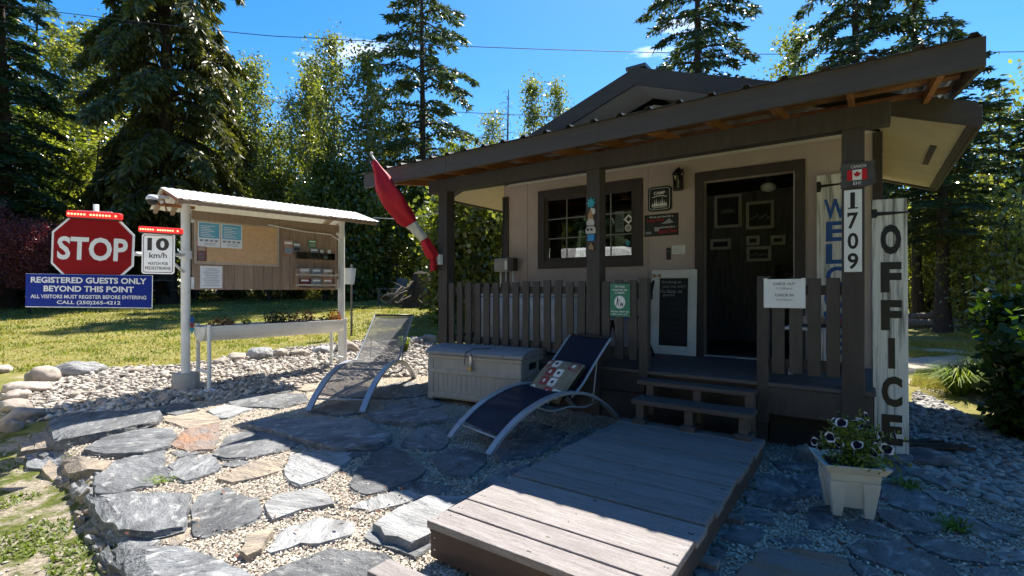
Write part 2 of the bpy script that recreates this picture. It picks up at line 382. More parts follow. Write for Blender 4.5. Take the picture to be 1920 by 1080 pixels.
def diamonds(P, D, N, L, W):     # leaves: base P, direction D, side N, length L, width W -> verts, quads
    L = np.asarray(L)[:, None]; W = np.asarray(W)[:, None]
    a = P; b = P + D*L*0.45 + N*W*0.5; c = P + D*L; d = P + D*L*0.45 - N*W*0.5
    V = np.stack([a, b, c, d], 1).reshape(-1, 3)
    Q = np.arange(len(P)*4).reshape(-1, 4)
    return V, Q
def unit(a): return a/np.maximum(np.linalg.norm(a, axis=1, keepdims=True), 1e-9)
def rand_dirs(n, rng=RNG): return unit(rng.normal(size=(n, 3)))
_TXT = {}
def text(s, w, h, m, parent, loc, rot=(R(90), 0, 0), name='lettering', bold=0.0, depth=0.0015):
    key = (s, bold)
    cu = bpy.data.curves.new('t', 'FONT'); cu.body = s; cu.size = 1.0; cu.extrude = 0.0; cu.offset = bold; cu.resolution_u = 3
    to = bpy.data.objects.new('t', cu); COL.objects.link(to)
    dg = bpy.context.evaluated_depsgraph_get(); dg.update()
    me = bpy.data.meshes.new_from_object(to.evaluated_get(dg)); bpy.data.objects.remove(to); bpy.data.curves.remove(cu)
    n = len(me.vertices); co = np.zeros(n*3, np.float32); me.vertices.foreach_get('co', co); co = co.reshape(-1, 3)
    lo, hi = co.min(0), co.max(0)
    sx = w/(hi[0]-lo[0]); sy = (h/(hi[1]-lo[1])) if h else sx
    co[:, 0] = (co[:, 0] - (lo[0]+hi[0])/2)*sx; co[:, 1] = (co[:, 1] - (lo[1]+hi[1])/2)*sy; co[:, 2] = 0
    me.vertices.foreach_set('co', co.ravel()); me.update(); me.materials.clear(); me.materials.append(MATS[m])
    me.name = name
    return link(name, me, parent, loc, rot)

# ------------------------------------------------------------------ the ground
def inpoly(P, poly):
    x, y = P[:, 0], P[:, 1]; ins = np.zeros(len(P), bool); n = len(poly); j = n-1
    for i in range(n):
        xi, yi = poly[i]; xj, yj = poly[j]
        c = ((yi > y) != (yj > y)) & (x < (xj-xi)*(y-yi)/(yj-yi+1e-12)+xi); ins ^= c; j = i
    return ins
def world_poly(pts): return [tuple(at(px, py)[:2]) for px, py in pts]
PATIO = world_poly([(100, 835), (95, 790), (290, 765), (430, 748), (560, 725), (640, 712), (815, 705)]) + [tuple(B(-4.6, 5.2)[:2]), tuple(B(0.6, 5.2)[:2])] + \
        world_poly([(1705, 880), (1800, 915), (1950, 985)]) + [(3.6, 1.0), (-0.9, 1.0), (-1.7, 2.3)] + world_poly([(240, 1062), (195, 1000), (170, 940), (175, 890)])
PEB_L = world_poly([(8, 800), (0, 745), (70, 700), (200, 690), (330, 688), (480, 662), (650, 642), (815, 632), (815, 705), (640, 714), (560, 727), (430, 748), (290, 765), (110, 790)])
PEB_R = world_poly([(1700, 775), (1720, 735), (1790, 770), (1950, 850), (1950, 985), (1800, 918), (1705, 880)])
PATH = world_poly([(1690, 720), (1690, 668), (1760, 650), (1960, 690), (1960, 760), (1800, 760)])
LOWLEFT = [(-6.5, 0.4), (-0.5, 0.4), (-1.4, 2.2), (-1.75, 2.57), (-2.4, 3.25), (-3.6, 4.35), (-4.3, 4.75), (-6.5, 4.6)]

xs = np.unique(np.concatenate([np.arange(-400, -60, 40), np.arange(-60, -10, 2.0), np.arange(-10, -6, 0.3), np.arange(-6.0, 6.0, 0.07), np.arange(6, 10, 0.14), np.arange(10, 61, 2.0), np.arange(80, 401, 40)]))
ys = np.unique(np.concatenate([np.arange(-300, -30, 40), np.arange(-30, 0, 2.0), np.arange(0, 8.5, 0.07), np.arange(8.5, 14, 0.14), np.arange(14, 40, 1.0), np.arange(40, 401, 40)]))
GX, GY = np.meshgrid(xs, ys); GP = np.stack([GX.ravel(), GY.ravel()], 1)
GZ = ground_z(GP[:, 0], GP[:, 1])
near = (np.abs(GP[:, 0]) < 30) & (GP[:, 1] < 40) & (GP[:, 1] > -10)
bumps = np.array([mnoise.noise((p[0]*0.9, p[1]*0.9, 0.3))*0.03 + mnoise.noise((p[0]*0.22, p[1]*0.22, 5.0))*0.09 if k else 0 for p, k in zip(GP, near)])
isPat = inpoly(GP, PATIO); isPebL = inpoly(GP, PEB_L); isPebR = inpoly(GP, PEB_R); isPath = inpoly(GP + np.array([[mnoise.noise((p[0]*1.3, p[1]*1.3, 1.0)), mnoise.noise((p[0]*1.3, p[1]*1.3, 9.0))] if (p[0] > 4 and p[0] < 16 and 5 < p[1] < 14) else [0, 0] for p in GP])*0.55, PATH); isLow = inpoly(GP, LOWLEFT)
far = np.clip((GP[:, 1]-7.0)/4, 0, 1)
GZ2 = GZ + np.where(isPat | isPebL | isPebR, bumps*0.15, bumps*(0.3+0.9*far))
nx, ny = len(xs), len(ys)
ii = (np.arange(ny-1)[:, None]*nx + np.arange(nx-1)[None, :]).ravel()
GQ = np.stack([ii, ii+1, ii+nx+1, ii+nx], 1)
mg = bpy.data.materials.new('ground_mix'); mg.use_nodes = True
MATS['ground_mix'] = mg
nt = mg.node_tree; L = nt.links; p = nt.nodes['Principled BSDF']; p.inputs['Roughness'].default_value = 0.95; p.inputs['Specular IOR Level'].default_value = 0.15
tcn = nt.nodes.new('ShaderNodeTexCoord')
def ramp_noise(scale, c1, c2, lo=0.35, hi=0.65, detail=6):
    n = _n(nt, 'ShaderNodeTexNoise', Scale=scale, Detail=detail, Roughness=0.65); L.new(tcn.outputs['Object'], n.inputs['Vector'])
    r = nt.nodes.new('ShaderNodeValToRGB'); r.color_ramp.elements[0].position = lo; r.color_ramp.elements[1].position = hi
    r.color_ramp.elements[0].color = (*c1, 1); r.color_ramp.elements[1].color = (*c2, 1); L.new(n.outputs['Fac'], r.inputs['Fac']); return r.outputs['Color']
def mixc(fac, a, b):
    m = nt.nodes.new('ShaderNodeMix'); m.data_type = 'RGBA'; L.new(fac, m.inputs[0]); L.new(a, m.inputs[6]); L.new(b, m.inputs[7]); return m.outputs[2]
green = ramp_noise(1.1, (0.120, 0.145, 0.030), (0.250, 0.215, 0.068))
straw = ramp_noise(14, (0.150, 0.160, 0.038), (0.330, 0.275, 0.110))
patch = ramp_noise(0.55, (0.15, 0.15, 0.15), (0.85, 0.85, 0.85), 0.4, 0.6)
lawn = mixc(patch, green, straw)
grav = ramp_noise(55, (0.23, 0.19, 0.145), (0.56, 0.49, 0.40), 0.3, 0.7, 8)
grav2 = ramp_noise(2.2, (0.30, 0.26, 0.215), (0.60, 0.52, 0.42), 0.3, 0.7, 4)
fmix = nt.nodes.new('ShaderNodeMix'); fmix.data_type = 'RGBA'; fmix.inputs[0].default_value = 0.4; L.new(grav, fmix.inputs[6]); L.new(grav2, fmix.inputs[7])
moss = mixc(ramp_noise(5, (0, 0, 0), (1, 1, 1), 0.45, 0.58), ramp_noise(30, (0.19, 0.165, 0.12), (0.44, 0.38, 0.30)), ramp_noise(18, (0.055, 0.075, 0.014), (0.14, 0.155, 0.035)))
duff = ramp_noise(6, (0.028, 0.022, 0.012), (0.075, 0.060, 0.030))
a1 = nt.nodes.new('ShaderNodeAttribute'); a1.attribute_name = 'zone_gravel'
a2 = nt.nodes.new('ShaderNodeAttribute'); a2.attribute_name = 'zone_moss'
a3 = nt.nodes.new('ShaderNodeAttribute'); a3.attribute_name = 'zone_woods'
c = mixc(a1.outputs['Fac'], lawn, fmix.outputs[2]); c = mixc(a2.outputs['Fac'], c, moss); c = mixc(a3.outputs['Fac'], c, duff)
L.new(c, p.inputs['Base Color'])
nb = _n(nt, 'ShaderNodeTexNoise', Scale=45.0, Detail=8.0, Roughness=0.7); L.new(tcn.outputs['Object'], nb.inputs['Vector'])
bp = _n(nt, 'ShaderNodeBump', Strength=0.9, Distance=0.03); L.new(nb.outputs['Fac'], bp.inputs['Height']); L.new(bp.outputs[0], p.inputs['Normal'])
me = fast_mesh('ground', np.column_stack([GP, GZ2]), GQ, 'ground_mix', smooth=True)
woods_edge = lambda x: 24.5 + 1.5*np.sin(x*0.35) - 4.0*np.exp(-((x+14)/4.0)**2) - np.where(x > 6, 6.5, 0)
for nm, val in (('zone_gravel', isPat | isPebL | isPebR | isPath), ('zone_moss', isLow & ~isPat), ('zone_woods', (GP[:, 1] > woods_edge(GP[:, 0])))):
    a = me.attributes.new(nm, 'FLOAT', 'POINT'); a.data.foreach_set('value', val.astype(np.float32))
ground = structure(link('ground', me)); ground['label'] = 'dry yellow-green lawn and gravel ground running back to the woods'

def scatter(poly, n, rng=RNG):
    P = np.array(poly); lo, hi = P.min(0), P.max(0); out = np.zeros((0, 2))
    while len(out) < n:
        q = rng.uniform(lo, hi, size=(n*2, 2)); q = q[inpoly(q, poly)]; out = np.vstack([out, q])
    return out[:n]
def surf_z(P): 
    # same undulation as the ground sheet inside gravel zones (tiny)
    return ground_z(P[:, 0], P[:, 1])
# pale stone chips between the flagstones
q = scatter(PATIO, 330000); dist = np.hypot(q[:, 0], q[:, 1])
q = q[RNG.uniform(size=len(q)) < np.clip((3.2/np.maximum(dist, 1.0))**1.6, 0, 1)]
n = len(q)
N = unit(np.column_stack([RNG.normal(0, 0.45, n), RNG.normal(0, 0.45, n), np.ones(n)]))
D = unit(np.cross(N, rand_dirs(n))); S = np.cross(N, D)
sz = RNG.uniform(0.010, 0.024, n)
P = np.column_stack([q, surf_z(q) + RNG.uniform(0.002, 0.014, n)])
V, Q = diamonds(P, D, S, sz, sz*RNG.uniform(0.5, 0.95, n))
gravel = stuff(link('gravel', fast_mesh('gravel', V, Q, 'chip', RNG.uniform(size=n)))); gravel['label'] = 'pale beige stone chips filling the gaps between the slate flagstones'

ICO = bmesh.new(); bmesh.ops.create_icosphere(ICO, subdivisions=1, radius=1.0)
ICV = np.array([v.co[:] for v in ICO.verts]); ICF = np.array([[v.index for v in f.verts] for f in ICO.faces]); ICO.free()
def pebbles(P, size, name, m, rng=RNG):
    n = len(P); s = np.column_stack([rng.uniform(0.8, 1.35, n), rng.uniform(0.55, 0.95, n), rng.uniform(0.35, 0.6, n)])*size[:, None]
    ang = rng.uniform(0, 2*np.pi, n); tl = rng.normal(0, 0.35, n)
    v = ICV[None]*(1+rng.normal(0, 0.20, (n, len(ICV), 1)))*s[:, None, :]
    z = v[:, :, 2]*np.cos(tl)[:, None] + v[:, :, 0]*np.sin(tl)[:, None]
    x = v[:, :, 0]*np.cos(tl)[:, None] - v[:, :, 2]*np.sin(tl)[:, None]
    X = x*np.cos(ang)[:, None] - v[:, :, 1]*np.sin(ang)[:, None]; Y = x*np.sin(ang)[:, None] + v[:, :, 1]*np.cos(ang)[:, None]
    V = np.stack([X, Y, z], 2) + P[:, None, :]
    Q = (ICF[None] + (np.arange(n)*len(ICV))[:, None, None]).reshape(-1, 3)
    return fast_mesh(name, V.reshape(-1, 3), Q, m, np.repeat(rng.uniform(size=n)**0.8, len(ICF)), smooth=False)
q = scatter(PEB_L, 10500); sz = RNG.uniform(0.014, 0.042, len(q))*np.where(RNG.uniform(size=len(q)) < 0.10, 1.7, 1)
o = stuff(link('pebbles', pebbles(np.column_stack([q, surf_z(q)+RNG.uniform(0.0, 0.03, len(q))]), sz, 'pebbles', 'pebble'))); o['label'] = 'bed of pale beige river pebbles between lawn and patio'
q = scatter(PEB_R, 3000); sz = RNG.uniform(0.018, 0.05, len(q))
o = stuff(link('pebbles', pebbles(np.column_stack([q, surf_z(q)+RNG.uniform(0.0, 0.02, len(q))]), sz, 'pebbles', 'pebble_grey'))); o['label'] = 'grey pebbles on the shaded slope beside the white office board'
# loose small stones on gravel and low ground
q = np.vstack([scatter(LOWLEFT, 900), scatter(PATIO, 500)]); sz = RNG.uniform(0.006, 0.018, len(q))
o = stuff(link('loose_stones', pebbles(np.column_stack([q, surf_z(q)+0.004]), sz, 'loose_stones', 'pebble'))); o['label'] = 'scattered little stones in the moss and gravel round the patio'

# fallen leaves and twigs caught among the stones
q = np.vstack([scatter(PATIO, 420), scatter(PEB_L, 260), scatter(PEB_R, 200), scatter(LOWLEFT, 150)]); n = len(q)
D = unit(np.column_stack([RNG.normal(0, 1, n), RNG.normal(0, 1, n), RNG.normal(0, 0.25, n)])); S = unit(np.cross(D, np.column_stack([RNG.normal(0, 0.3, n), RNG.normal(0, 0.3, n), np.ones(n)])))
V, Q = diamonds(np.column_stack([q, surf_z(q)+RNG.uniform(0.03, 0.05, n)]), D, S, RNG.uniform(0.02, 0.05, n), RNG.uniform(0.006, 0.022, n))
o = stuff(link('leaf_litter', fast_mesh('leaf_litter', V, Q, 'dry_leaf', RNG.uniform(size=n)))); o['label'] = 'fallen brown leaves and twigs scattered over stones and gravel'
# ------------------------------------------------------------------ flagstones
patio = structure(thing('patio', 'patio of irregular blue-grey slate flagstones set in pale gravel', 'patio')); del patio['category']
def flagstone(pts, thick=0.045, m='slate', dz=None, tilt=0.012, seed=0, parent=patio, name='flagstone', low=0.05):
    rr = random.Random(seed)
    dz = thick if dz is None else dz
    W = [at(px, py, dz) for px, py in pts]
    cx = sum(p.x for p in W)/len(W); cy = sum(p.y for p in W)/len(W); base = gz(cx, cy)
    ring = []
    n = len(W)
    for i in range(n):
        a, b = W[i], W[(i+1) % n]; d = b-a; nn = Vector((d.y, -d.x, 0)).normalized()
        k = max(2, min(7, int(d.length/0.065)))
        for j in range(k):
            t = j/k; p = a + d*(t + (rr.uniform(-0.3, 0.3)/k if j else 0))
            p = p + nn*rr.uniform(-0.011, 0.011)*min(1.0, d.length*5)
            ring.append((p.x-cx, p.y-cy))
    nr = len(ring); tx, ty = rr.uniform(-tilt, tilt), rr.uniform(-tilt, tilt)
    top = lambda x, y: dz + tx*x + ty*y
    shelf = [1.0 + (rr.uniform(0.0, 0.035) if math.sin(k*0.9+seed) > 0.2 else 0.0) for k in range(nr)]
    chip = [rr.uniform(0.0, 0.012) if math.sin(k*0.6+seed*2.3) > 0.45 else 0.0 for k in range(nr)]
    rings = [(1.0, -low, 0), (1.0, -thick*0.55, 1), (1.0, -thick*0.5, 0), (0.985, -0.006, 2), (0.978, 0.0, 3), (0.62, 0.0, 4), (0.28, 0.0, 4)]
    V, Fc = [], []
    for ri, (s, zz, mode) in enumerate(rings):
        for ki_, (x, y) in enumerate(ring):
            ss = s*(shelf[ki_] if mode == 1 else 1.0)*(1+rr.uniform(-0.006, 0.006) if ri < 5 else 1.0)
            X, Y = x*ss, y*ss; gl = gz(X+cx, Y+cy)-base
            z = -low if ri == 0 else top(X, Y)+zz+rr.uniform(-0.0012, 0.0012)
            if mode == 4: z += 0.006*mnoise.noise((X*5+seed, Y*5, 0.0))
            if mode in (2, 3): z -= chip[ki_]
            V.append((X, Y, gl*0.7*(0 if False else 1) + z))
    for ri in range(len(rings)-1):
        for k in range(nr): Fc.append((ri*nr+k, ri*nr+(k+1) % nr, (ri+1)*nr+(k+1) % nr, (ri+1)*nr+k))
    V.append((0, 0, top(0, 0))); c = len(V)-1
    for k in range(nr): Fc.append(((len(rings)-1)*nr+k, (len(rings)-1)*nr+(k+1) % nr, c))
    me = bpy.data.meshes.new(name); me.from_pydata(V, [], Fc); me.update()
    bm = bmesh.new(); bm.from_mesh(me); bmesh.ops.recalc_face_normals(bm, faces=bm.faces); bm.to_mesh(me); bm.free()
    me.materials.append(MATS[m])
    return link(name, me, parent, (cx, cy, base))
FS = [
 ([(96, 791), (133, 775), (284, 764), (298, 775), (284, 789), (200, 809), (133, 822), (107, 831)], .12, 'slate'),
 ([(160, 842), (195, 818), (267, 804), (320, 804), (327, 818), (311, 835), (267, 847), (213, 849)], .07, 'slate'),
 ([(322, 822), (351, 804), (409, 794), (409, 822), (398, 842), (356, 844), (322, 833)], .05, 'slate_rust'),
 ([(182, 884), (213, 867), (284, 844), (307, 844), (307, 871), (329, 891), (284, 907), (213, 924), (182, 927)], .06, 'slate'),
 ([(173, 942), (191, 929), (249, 920), (351, 927), (351, 947), (338, 982), (284, 996), (222, 996), (196, 973)], .10, 'slate'),
 ([(318, 869), (347, 853), (400, 851), (411, 876), (400, 884), (347, 902), (329, 891)], .05, 'slate'),
 ([(360, 951), (378, 929), (422, 916), (453, 929), (480, 931), (489, 956), (480, 971), (440, 987), (387, 1004), (367, 1002), (364, 969)], .045, 'slate'),
 ([(404, 853), (427, 818), (484, 804), (524, 809), (560, 829), (533, 842), (467, 856), (427, 860)], .05, 'slate'),
 ([(411, 896), (427, 884), (484, 862), (533, 860), (529, 880), (489, 893), (436, 904)], .045, 'slate_tan'),
 ([(535, 879), (548, 851), (597, 841), (674, 839), (646, 865), (611, 894), (565, 909), (544, 901)], .05, 'slate_pale'),
 ([(499, 943), (516, 925), (590, 915), (611, 925), (622, 945), (565, 953), (513, 971)], .06, 'slate_pale'),
 ([(502, 1024), (541, 989), (597, 971), (660, 982), (653, 999), (597, 1018), (565, 1017), (509, 1034)], .05, 'slate_pale'),
 ([(453, 1031), (467, 1000), (498, 991), (507, 996), (489, 1027), (462, 1040)], .07, 'slate_tan'),
 ([(240, 1053), (284, 1022), (338, 1024), (400, 1049), (462, 1071), (480, 1100), (330, 1130), (250, 1100)], .10, 'slate'),
 ([(213, 1036), (240, 1015), (300, 1013), (284, 1024), (240, 1053), (222, 1062)], .05, 'slate'),
 ([(485, 1084), (551, 1052), (618, 1029), (717, 1038), (736, 1052), (706, 1078), (650, 1120), (520, 1130)], .05, 'slate'),
 ([(284, 1013), (307, 996), (351, 987), (351, 1009), (329, 1022)], .04, 'slate_tan'),
 ([(118, 867), (169, 860), (209, 864), (191, 880), (147, 889), (124, 889)], .07, 'slate_tan'),
 ([(49, 853), (89, 838), (129, 849), (124, 862), (80, 876), (53, 876)], .06, 'slate'),
 ([(307, 787), (320, 776), (400, 771), (409, 791), (356, 802)], .04, 'slate_tan'),
 ([(391, 769), (427, 759), (473, 765), (427, 782), (413, 783)], .05, 'slate_pale'),
 ([(287, 769), (307, 756), (356, 756), (369, 767), (330, 778)], .05, 'slate'),
 ([(427, 751), (489, 738), (569, 738), (573, 751), (524, 764), (444, 760)], .05, 'slate'),
 ([(542, 724), (587, 718), (609, 724), (573, 733)], .05, 'slate_tan'),
 ([(465, 793), (509, 783), (597, 781), (674, 786), (727, 813), (703, 834), (625, 837), (569, 823), (516, 806)], .08, 'slate'),
 ([(659, 911), (674, 876), (703, 848), (738, 837), (784, 865), (794, 879), (780, 897), (738, 911), (692, 925)], .05, 'slate'),
 ([(752, 834), (773, 809), (815, 795), (836, 806), (840, 825), (826, 841), (787, 841)], .05, 'slate'),
 ([(808, 855), (857, 837), (907, 851), (910, 865), (879, 892), (836, 887), (819, 869)], .05, 'slate'),
 ([(748, 911), (780, 902), (847, 908), (836, 922), (801, 929)], .04, 'slate'),
 ([(660, 950), (710, 925), (766, 918), (798, 929), (752, 946), (699, 955)], .04, 'slate_pale'),
 ([(706, 978), (738, 957), (801, 929), (872, 927), (833, 957), (798, 978), (808, 999), (773, 1013), (727, 999)], .11, 'slate_pale'),
 ([(687, 1006), (703, 982), (738, 1007), (808, 1020), (777, 1041), (727, 1027)], .05, 'slate'),
 ([(690, 775), (752, 753), (808, 763), (840, 784), (780, 792), (717, 788)], .07, 'slate'),
 ([(766, 749), (808, 739), (830, 757), (790, 765)], .05, 'slate'),
 ([(893, 911), (942, 876), (995, 869), (942, 908), (903, 918)], .04, 'slate'),
 ([(900, 800), (1000, 790), (1060, 810), (1010, 850), (940, 860)], .05, 'slate'),
 ([(320, 846), (351, 843), (378, 849), (338, 857)], .035, 'slate'),
 ([(409, 872), (444, 861), (471, 864), (440, 875)], .035, 'slate'),
 ([(640, 742), (690, 727), (760, 715), (806, 724), (806, 738), (740, 746)], .05, 'slate'),
 ([(585, 770), (640, 752), (690, 756), (680, 772), (630, 778)], .05, 'slate'),
 ([(460, 735), (500, 725), (545, 732), (520, 737)], .05, 'slate'),
 ([(600, 735), (640, 722), (690, 718), (680, 728), (630, 742)], .04, 'slate_tan'),
 ([(840, 790), (880, 775), (930, 785), (900, 798)], .04, 'slate'),
 ([(1040, 850), (1080, 815), (1110, 800), (1120, 812), (1080, 840)], .04, 'slate'),
 ([(645, 845), (700, 838), (725, 838), (690, 850), (660, 858)], .035, 'slate'),
 ([(1418, 898), (1453, 884), (1532, 891), (1535, 928), (1480, 932), (1422, 915)], .05, 'slate'),
 ([(1401, 925), (1422, 917), (1480, 937), (1494, 953), (1473, 958), (1404, 942)], .05, 'slate'),
 ([(1384, 963), (1401, 947), (1446, 963), (1453, 983), (1398, 973)], .045, 'slate'),
 ([(1361, 1008), (1373, 980), (1425, 980), (1432, 1001), (1411, 1021)], .045, 'slate'),
 ([(1516, 987), (1521, 951), (1552, 949), (1571, 980), (1545, 990)], .045, 'slate'),
 ([(1387, 1080), (1425, 1032), (1501, 1028), (1583, 1049), (1597, 1080), (1535, 1104), (1415, 1104)], .05, 'slate_rust'),
 ([(1595, 1025), (1614, 1013), (1683, 1013), (1769, 1052), (1796, 1080), (1724, 1083), (1655, 1059), (1604, 1038)], .05, 'slate'),
 ([(1648, 959), (1659, 953), (1762, 973), (1765, 987), (1731, 997), (1683, 987), (1652, 970)], .05, 'slate'),
 ([(1648, 904), (1683, 894), (1748, 935), (1762, 960), (1707, 957), (1662, 939)], .05, 'slate'),
 ([(1728, 915), (1758, 918), (1810, 939), (1810, 953), (1755, 936)], .05, 'slate'),
 ([(1786, 966), (1817, 963), (1886, 1008), (1844, 1008), (1810, 990)], .05, 'slate'),
 ([(1700, 1003), (1769, 1010), (1844, 1032), (1872, 1056), (1776, 1045), (1717, 1020)], .045, 'slate'),
 ([(1824, 1062), (1865, 1059), (1925, 1080), (1930, 1110), (1850, 1100)], .05, 'slate'),
 ([(1583, 980), (1624, 973), (1673, 997), (1666, 1008), (1597, 994)], .045, 'slate'),
 ([(1695, 877), (1741, 880), (1796, 908), (1769, 913), (1734, 898)], .05, 'slate'),
 ([(1446, 863), (1532, 867), (1532, 886), (1466, 880)], .04, 'slate'),
 ([(1540, 900), (1600, 895), (1640, 915), (1640, 945), (1560, 940)], .045, 'slate'),
 ([(1301, 1069), (1339, 1055), (1349, 1080), (1310, 1090)], .045, 'slate'),
 ([(1335, 1037), (1345, 1016), (1366, 1028), (1352, 1050)], .045, 'slate'),
 ([(1583, 1046), (1607, 1049), (1666, 1076), (1621, 1080)], .045, 'slate'),
 ([(1862, 1035), (1925, 1028), (1940, 1050), (1890, 1052)], .045, 'slate'),
 ([(1844, 975), (1895, 985), (1913, 1003), (1880, 998)], .04, 'slate'),
 ([(1640, 870), (1690, 862), (1700, 885), (1655, 890)], .05, 'slate'),
 ([(1385, 1000), (1340, 1000), (1350, 985)], .03, 'slate'),
 ([(1440, 1010), (1500, 1005), (1530, 1020), (1470, 1024)], .03, 'slate'),
]
def grow(pts, k=1.075):
    cx, cy = sum(p[0] for p in pts)/len(pts), sum(p[1] for p in pts)/len(pts); return [(cx+(x-cx)*k, cy+(y-cy)*k) for x, y in pts]
for i, (pts, th, m) in enumerate(FS): flagstone(grow(pts), th*0.66 if th > 0.06 else th*0.48, m, seed=i+1, low=0.24 if i in (0, 3, 4, 13, 14, 17, 18) else 0.05)
# rough ledge of stacked slate at the low outer edge
for i, (pts, th, m) in enumerate([
 ([(196, 985), (222, 1000), (290, 1003), (280, 1020), (225, 1030), (200, 1010)], .05, 'slate'),
 ([(170, 950), (190, 975), (215, 1010), (205, 1030), (180, 985)], .04, 'slate'),
 ([(60, 812), (95, 800), (110, 815), (100, 838), (65, 845)], .08, 'slate_tan'),
 ([(35, 830), (62, 818), (66, 843), (40, 848)], .07, 'slate_tan')]): flagstone(pts, th, m, dz=th*0.5, seed=60+i, low=0.22)

rr = random.Random(8)
for i in range(46):
    t = rr.random(); py_ = 850+t*235; px_ = float(np.interp(py_, [840, 880, 925, 960, 1000, 1040, 1090], [60, 120, 165, 168, 190, 205, 235]))+rr.uniform(-26, 8); w_ = rr.uniform(12, 38)
    flagstone([(px_-w_*0.6, py_), (px_-w_*0.2, py_-w_*0.3), (px_+w_*0.5, py_-w_*0.2), (px_+w_*0.6, py_+w_*0.12), (px_+w_*0.1, py_+w_*0.3)], 0.03, rr.choice(['slate', 'slate', 'slate_pale', 'slate_tan']), dz=rr.uniform(0.015, 0.05), tilt=0.25, seed=200+i, name='stone')
# boulders round the pebble bed
bed = structure(thing('rock_border', 'border of rounded pale rocks round the pebble bed', 'rocks')); del bed['category']
def boulder(px, py, w, h, seed, m='boulder', parent=bed, name='boulder', d=None):
    rr = random.Random(seed); p = at(px, py)
    s = p.y/F; bm = bmesh.new(); bmesh.ops.create_icosphere(bm, subdivisions=3, radius=1.0)
    off = Vector((seed*3.1, seed*1.7, 0.4))
    for v in bm.verts:
        k = 1 + 0.34*mnoise.noise(v.co*1.3+off) + 0.16*mnoise.noise(v.co*3.0+off)
        v.co = Vector((v.co.x*w*s/2*k, v.co.y*w*s/2*0.75*k, v.co.z*h*s*0.62*k))
    for f in bm.faces: f.smooth = True
    me = bpy.data.meshes.new(name); bm.to_mesh(me); bm.free(); me.materials.append(MATS[m])
    return link(name, me, parent, (p.x, p.y, p.z+h*s*0.32), (0, 0, rr.uniform(-0.5, 0.5)))
for i, (px, py, w, h, m) in enumerate([(82, 716, 60, 32, 'boulder'), (150, 703, 76, 26, 'slate_pale'), (50, 735, 80, 20, 'boulder'), (30, 752, 48, 24, 'boulder'), (26, 772, 54, 24, 'boulder'), (45, 790, 62, 28, 'boulder'), (20, 808, 40, 24, 'boulder'),
    (445, 676, 40, 16, 'boulder'), (487, 673, 52, 22, 'slate_pale'), (526, 671, 30, 18, 'boulder'), (562, 668, 40, 14, 'boulder'), (608, 663, 46, 16, 'slate_pale'), (650, 660, 44, 22, 'boulder'), (415, 683, 30, 12, 'boulder'),
    (690, 655, 40, 14, 'boulder'), (735, 648, 40, 12, 'boulder'), (775, 645, 36, 14, 'boulder'), (805, 640, 30, 14, 'boulder'), (345, 690, 26, 10, 'boulder'), (255, 700, 30, 12, 'boulder'), (310, 752, 26, 14, 'boulder'), (140, 745, 24, 12, 'boulder'), (365, 985, 22, 14, 'boulder'), (0, 700, 40, 18, 'boulder')]):
    boulder(px, py, w, h, i+1, m)
boulder(1508, 866, 36, 34, 41, 'slate', patio, 'rock'); boulder(1690, 866, 60, 18, 42, 'slate', patio, 'rock'); boulder(1740, 868, 90, 26, 43, 'slate', patio, 'rock')

# ------------------------------------------------------------------ lawn blades and weeds
def blades(P, h, w, name, m, lean=0.5, rng=RNG):
    n = len(P); a = rng.uniform(0, 2*np.pi, n)
    D = unit(np.column_stack([rng.normal(0, lean, n), rng.normal(0, lean, n), np.ones(n)]))
    S = np.column_stack([np.cos(a), np.sin(a), np.zeros(n)])
    V = np.stack([P - S*w[:, None]/2, P + S*w[:, None]/2, P + D*h[:, None]], 1).reshape(-1, 3)
    pt_ = np.array([mnoise.noise((p[0]*0.7, p[1]*0.7, 6.0)) + 0.5*mnoise.noise((p[0]*2.6, p[1]*2.6, 1.0)) for p in P]) if n < 200000 else 0
    return fast_mesh(name, V, np.arange(n*3).reshape(-1, 3), m, np.clip(0.5+0.8*pt_+rng.normal(0, 0.22, n), 0, 1))
def ground_sample(P):
    z = ground_z(P[:, 0], P[:, 1])
    ff = np.clip((P[:, 1]-7.0)/4, 0, 1)
    b = np.array([mnoise.noise((p[0]*0.9, p[1]*0.9, 0.3))*0.03 + mnoise.noise((p[0]*0.22, p[1]*0.22, 5.0))*0.09 for p in P])
    return z + b*(0.3+0.9*ff)
LAWN = world_poly([(-150, 800), (-80, 700), (60, 702), (200, 690), (330, 690), (480, 664), (650, 642), (815, 634)]) + [(-0.6, 10.5), (0.0, 16), (-1.0, 26), (-29, 26), (-25, 6.0)]
dd = RNG.uniform(0, 1, 400000)**0.55
q = scatter(LAWN, 260000); dist = np.hypot(q[:, 0], q[:, 1])
q = q[RNG.uniform(size=len(q)) < np.clip((7.5/dist)**1.3, 0.0, 1)]
n = len(q); dist = np.hypot(q[:, 0], q[:, 1])
clump = np.array([mnoise.noise((p[0]*1.7, p[1]*1.7, 2.0)) for p in q])
P = np.column_stack([q, ground_sample(q)-0.004])
o = stuff(link('grass', blades(P, RNG.uniform(0.02, 0.055, n)*(1+0.7*clump)*(0.8+dist*0.03), 0.008+0.0016*dist, 'grass', 'grass_blade'))); o['label'] = 'mown half-dry lawn grass running back to the trees'
sel = clump > 0.12
q2 = q[sel]; P2 = np.column_stack([q2, ground_sample(q2)-0.003]); n2 = len(q2)
o = stuff(link('grass', blades(P2, RNG.uniform(0.025, 0.07, n2), 0.01+0.0016*np.hypot(q2[:, 0], q2[:, 1]), 'grass', 'grass_green'))); o['label'] = 'greener tufts growing through the dry lawn'
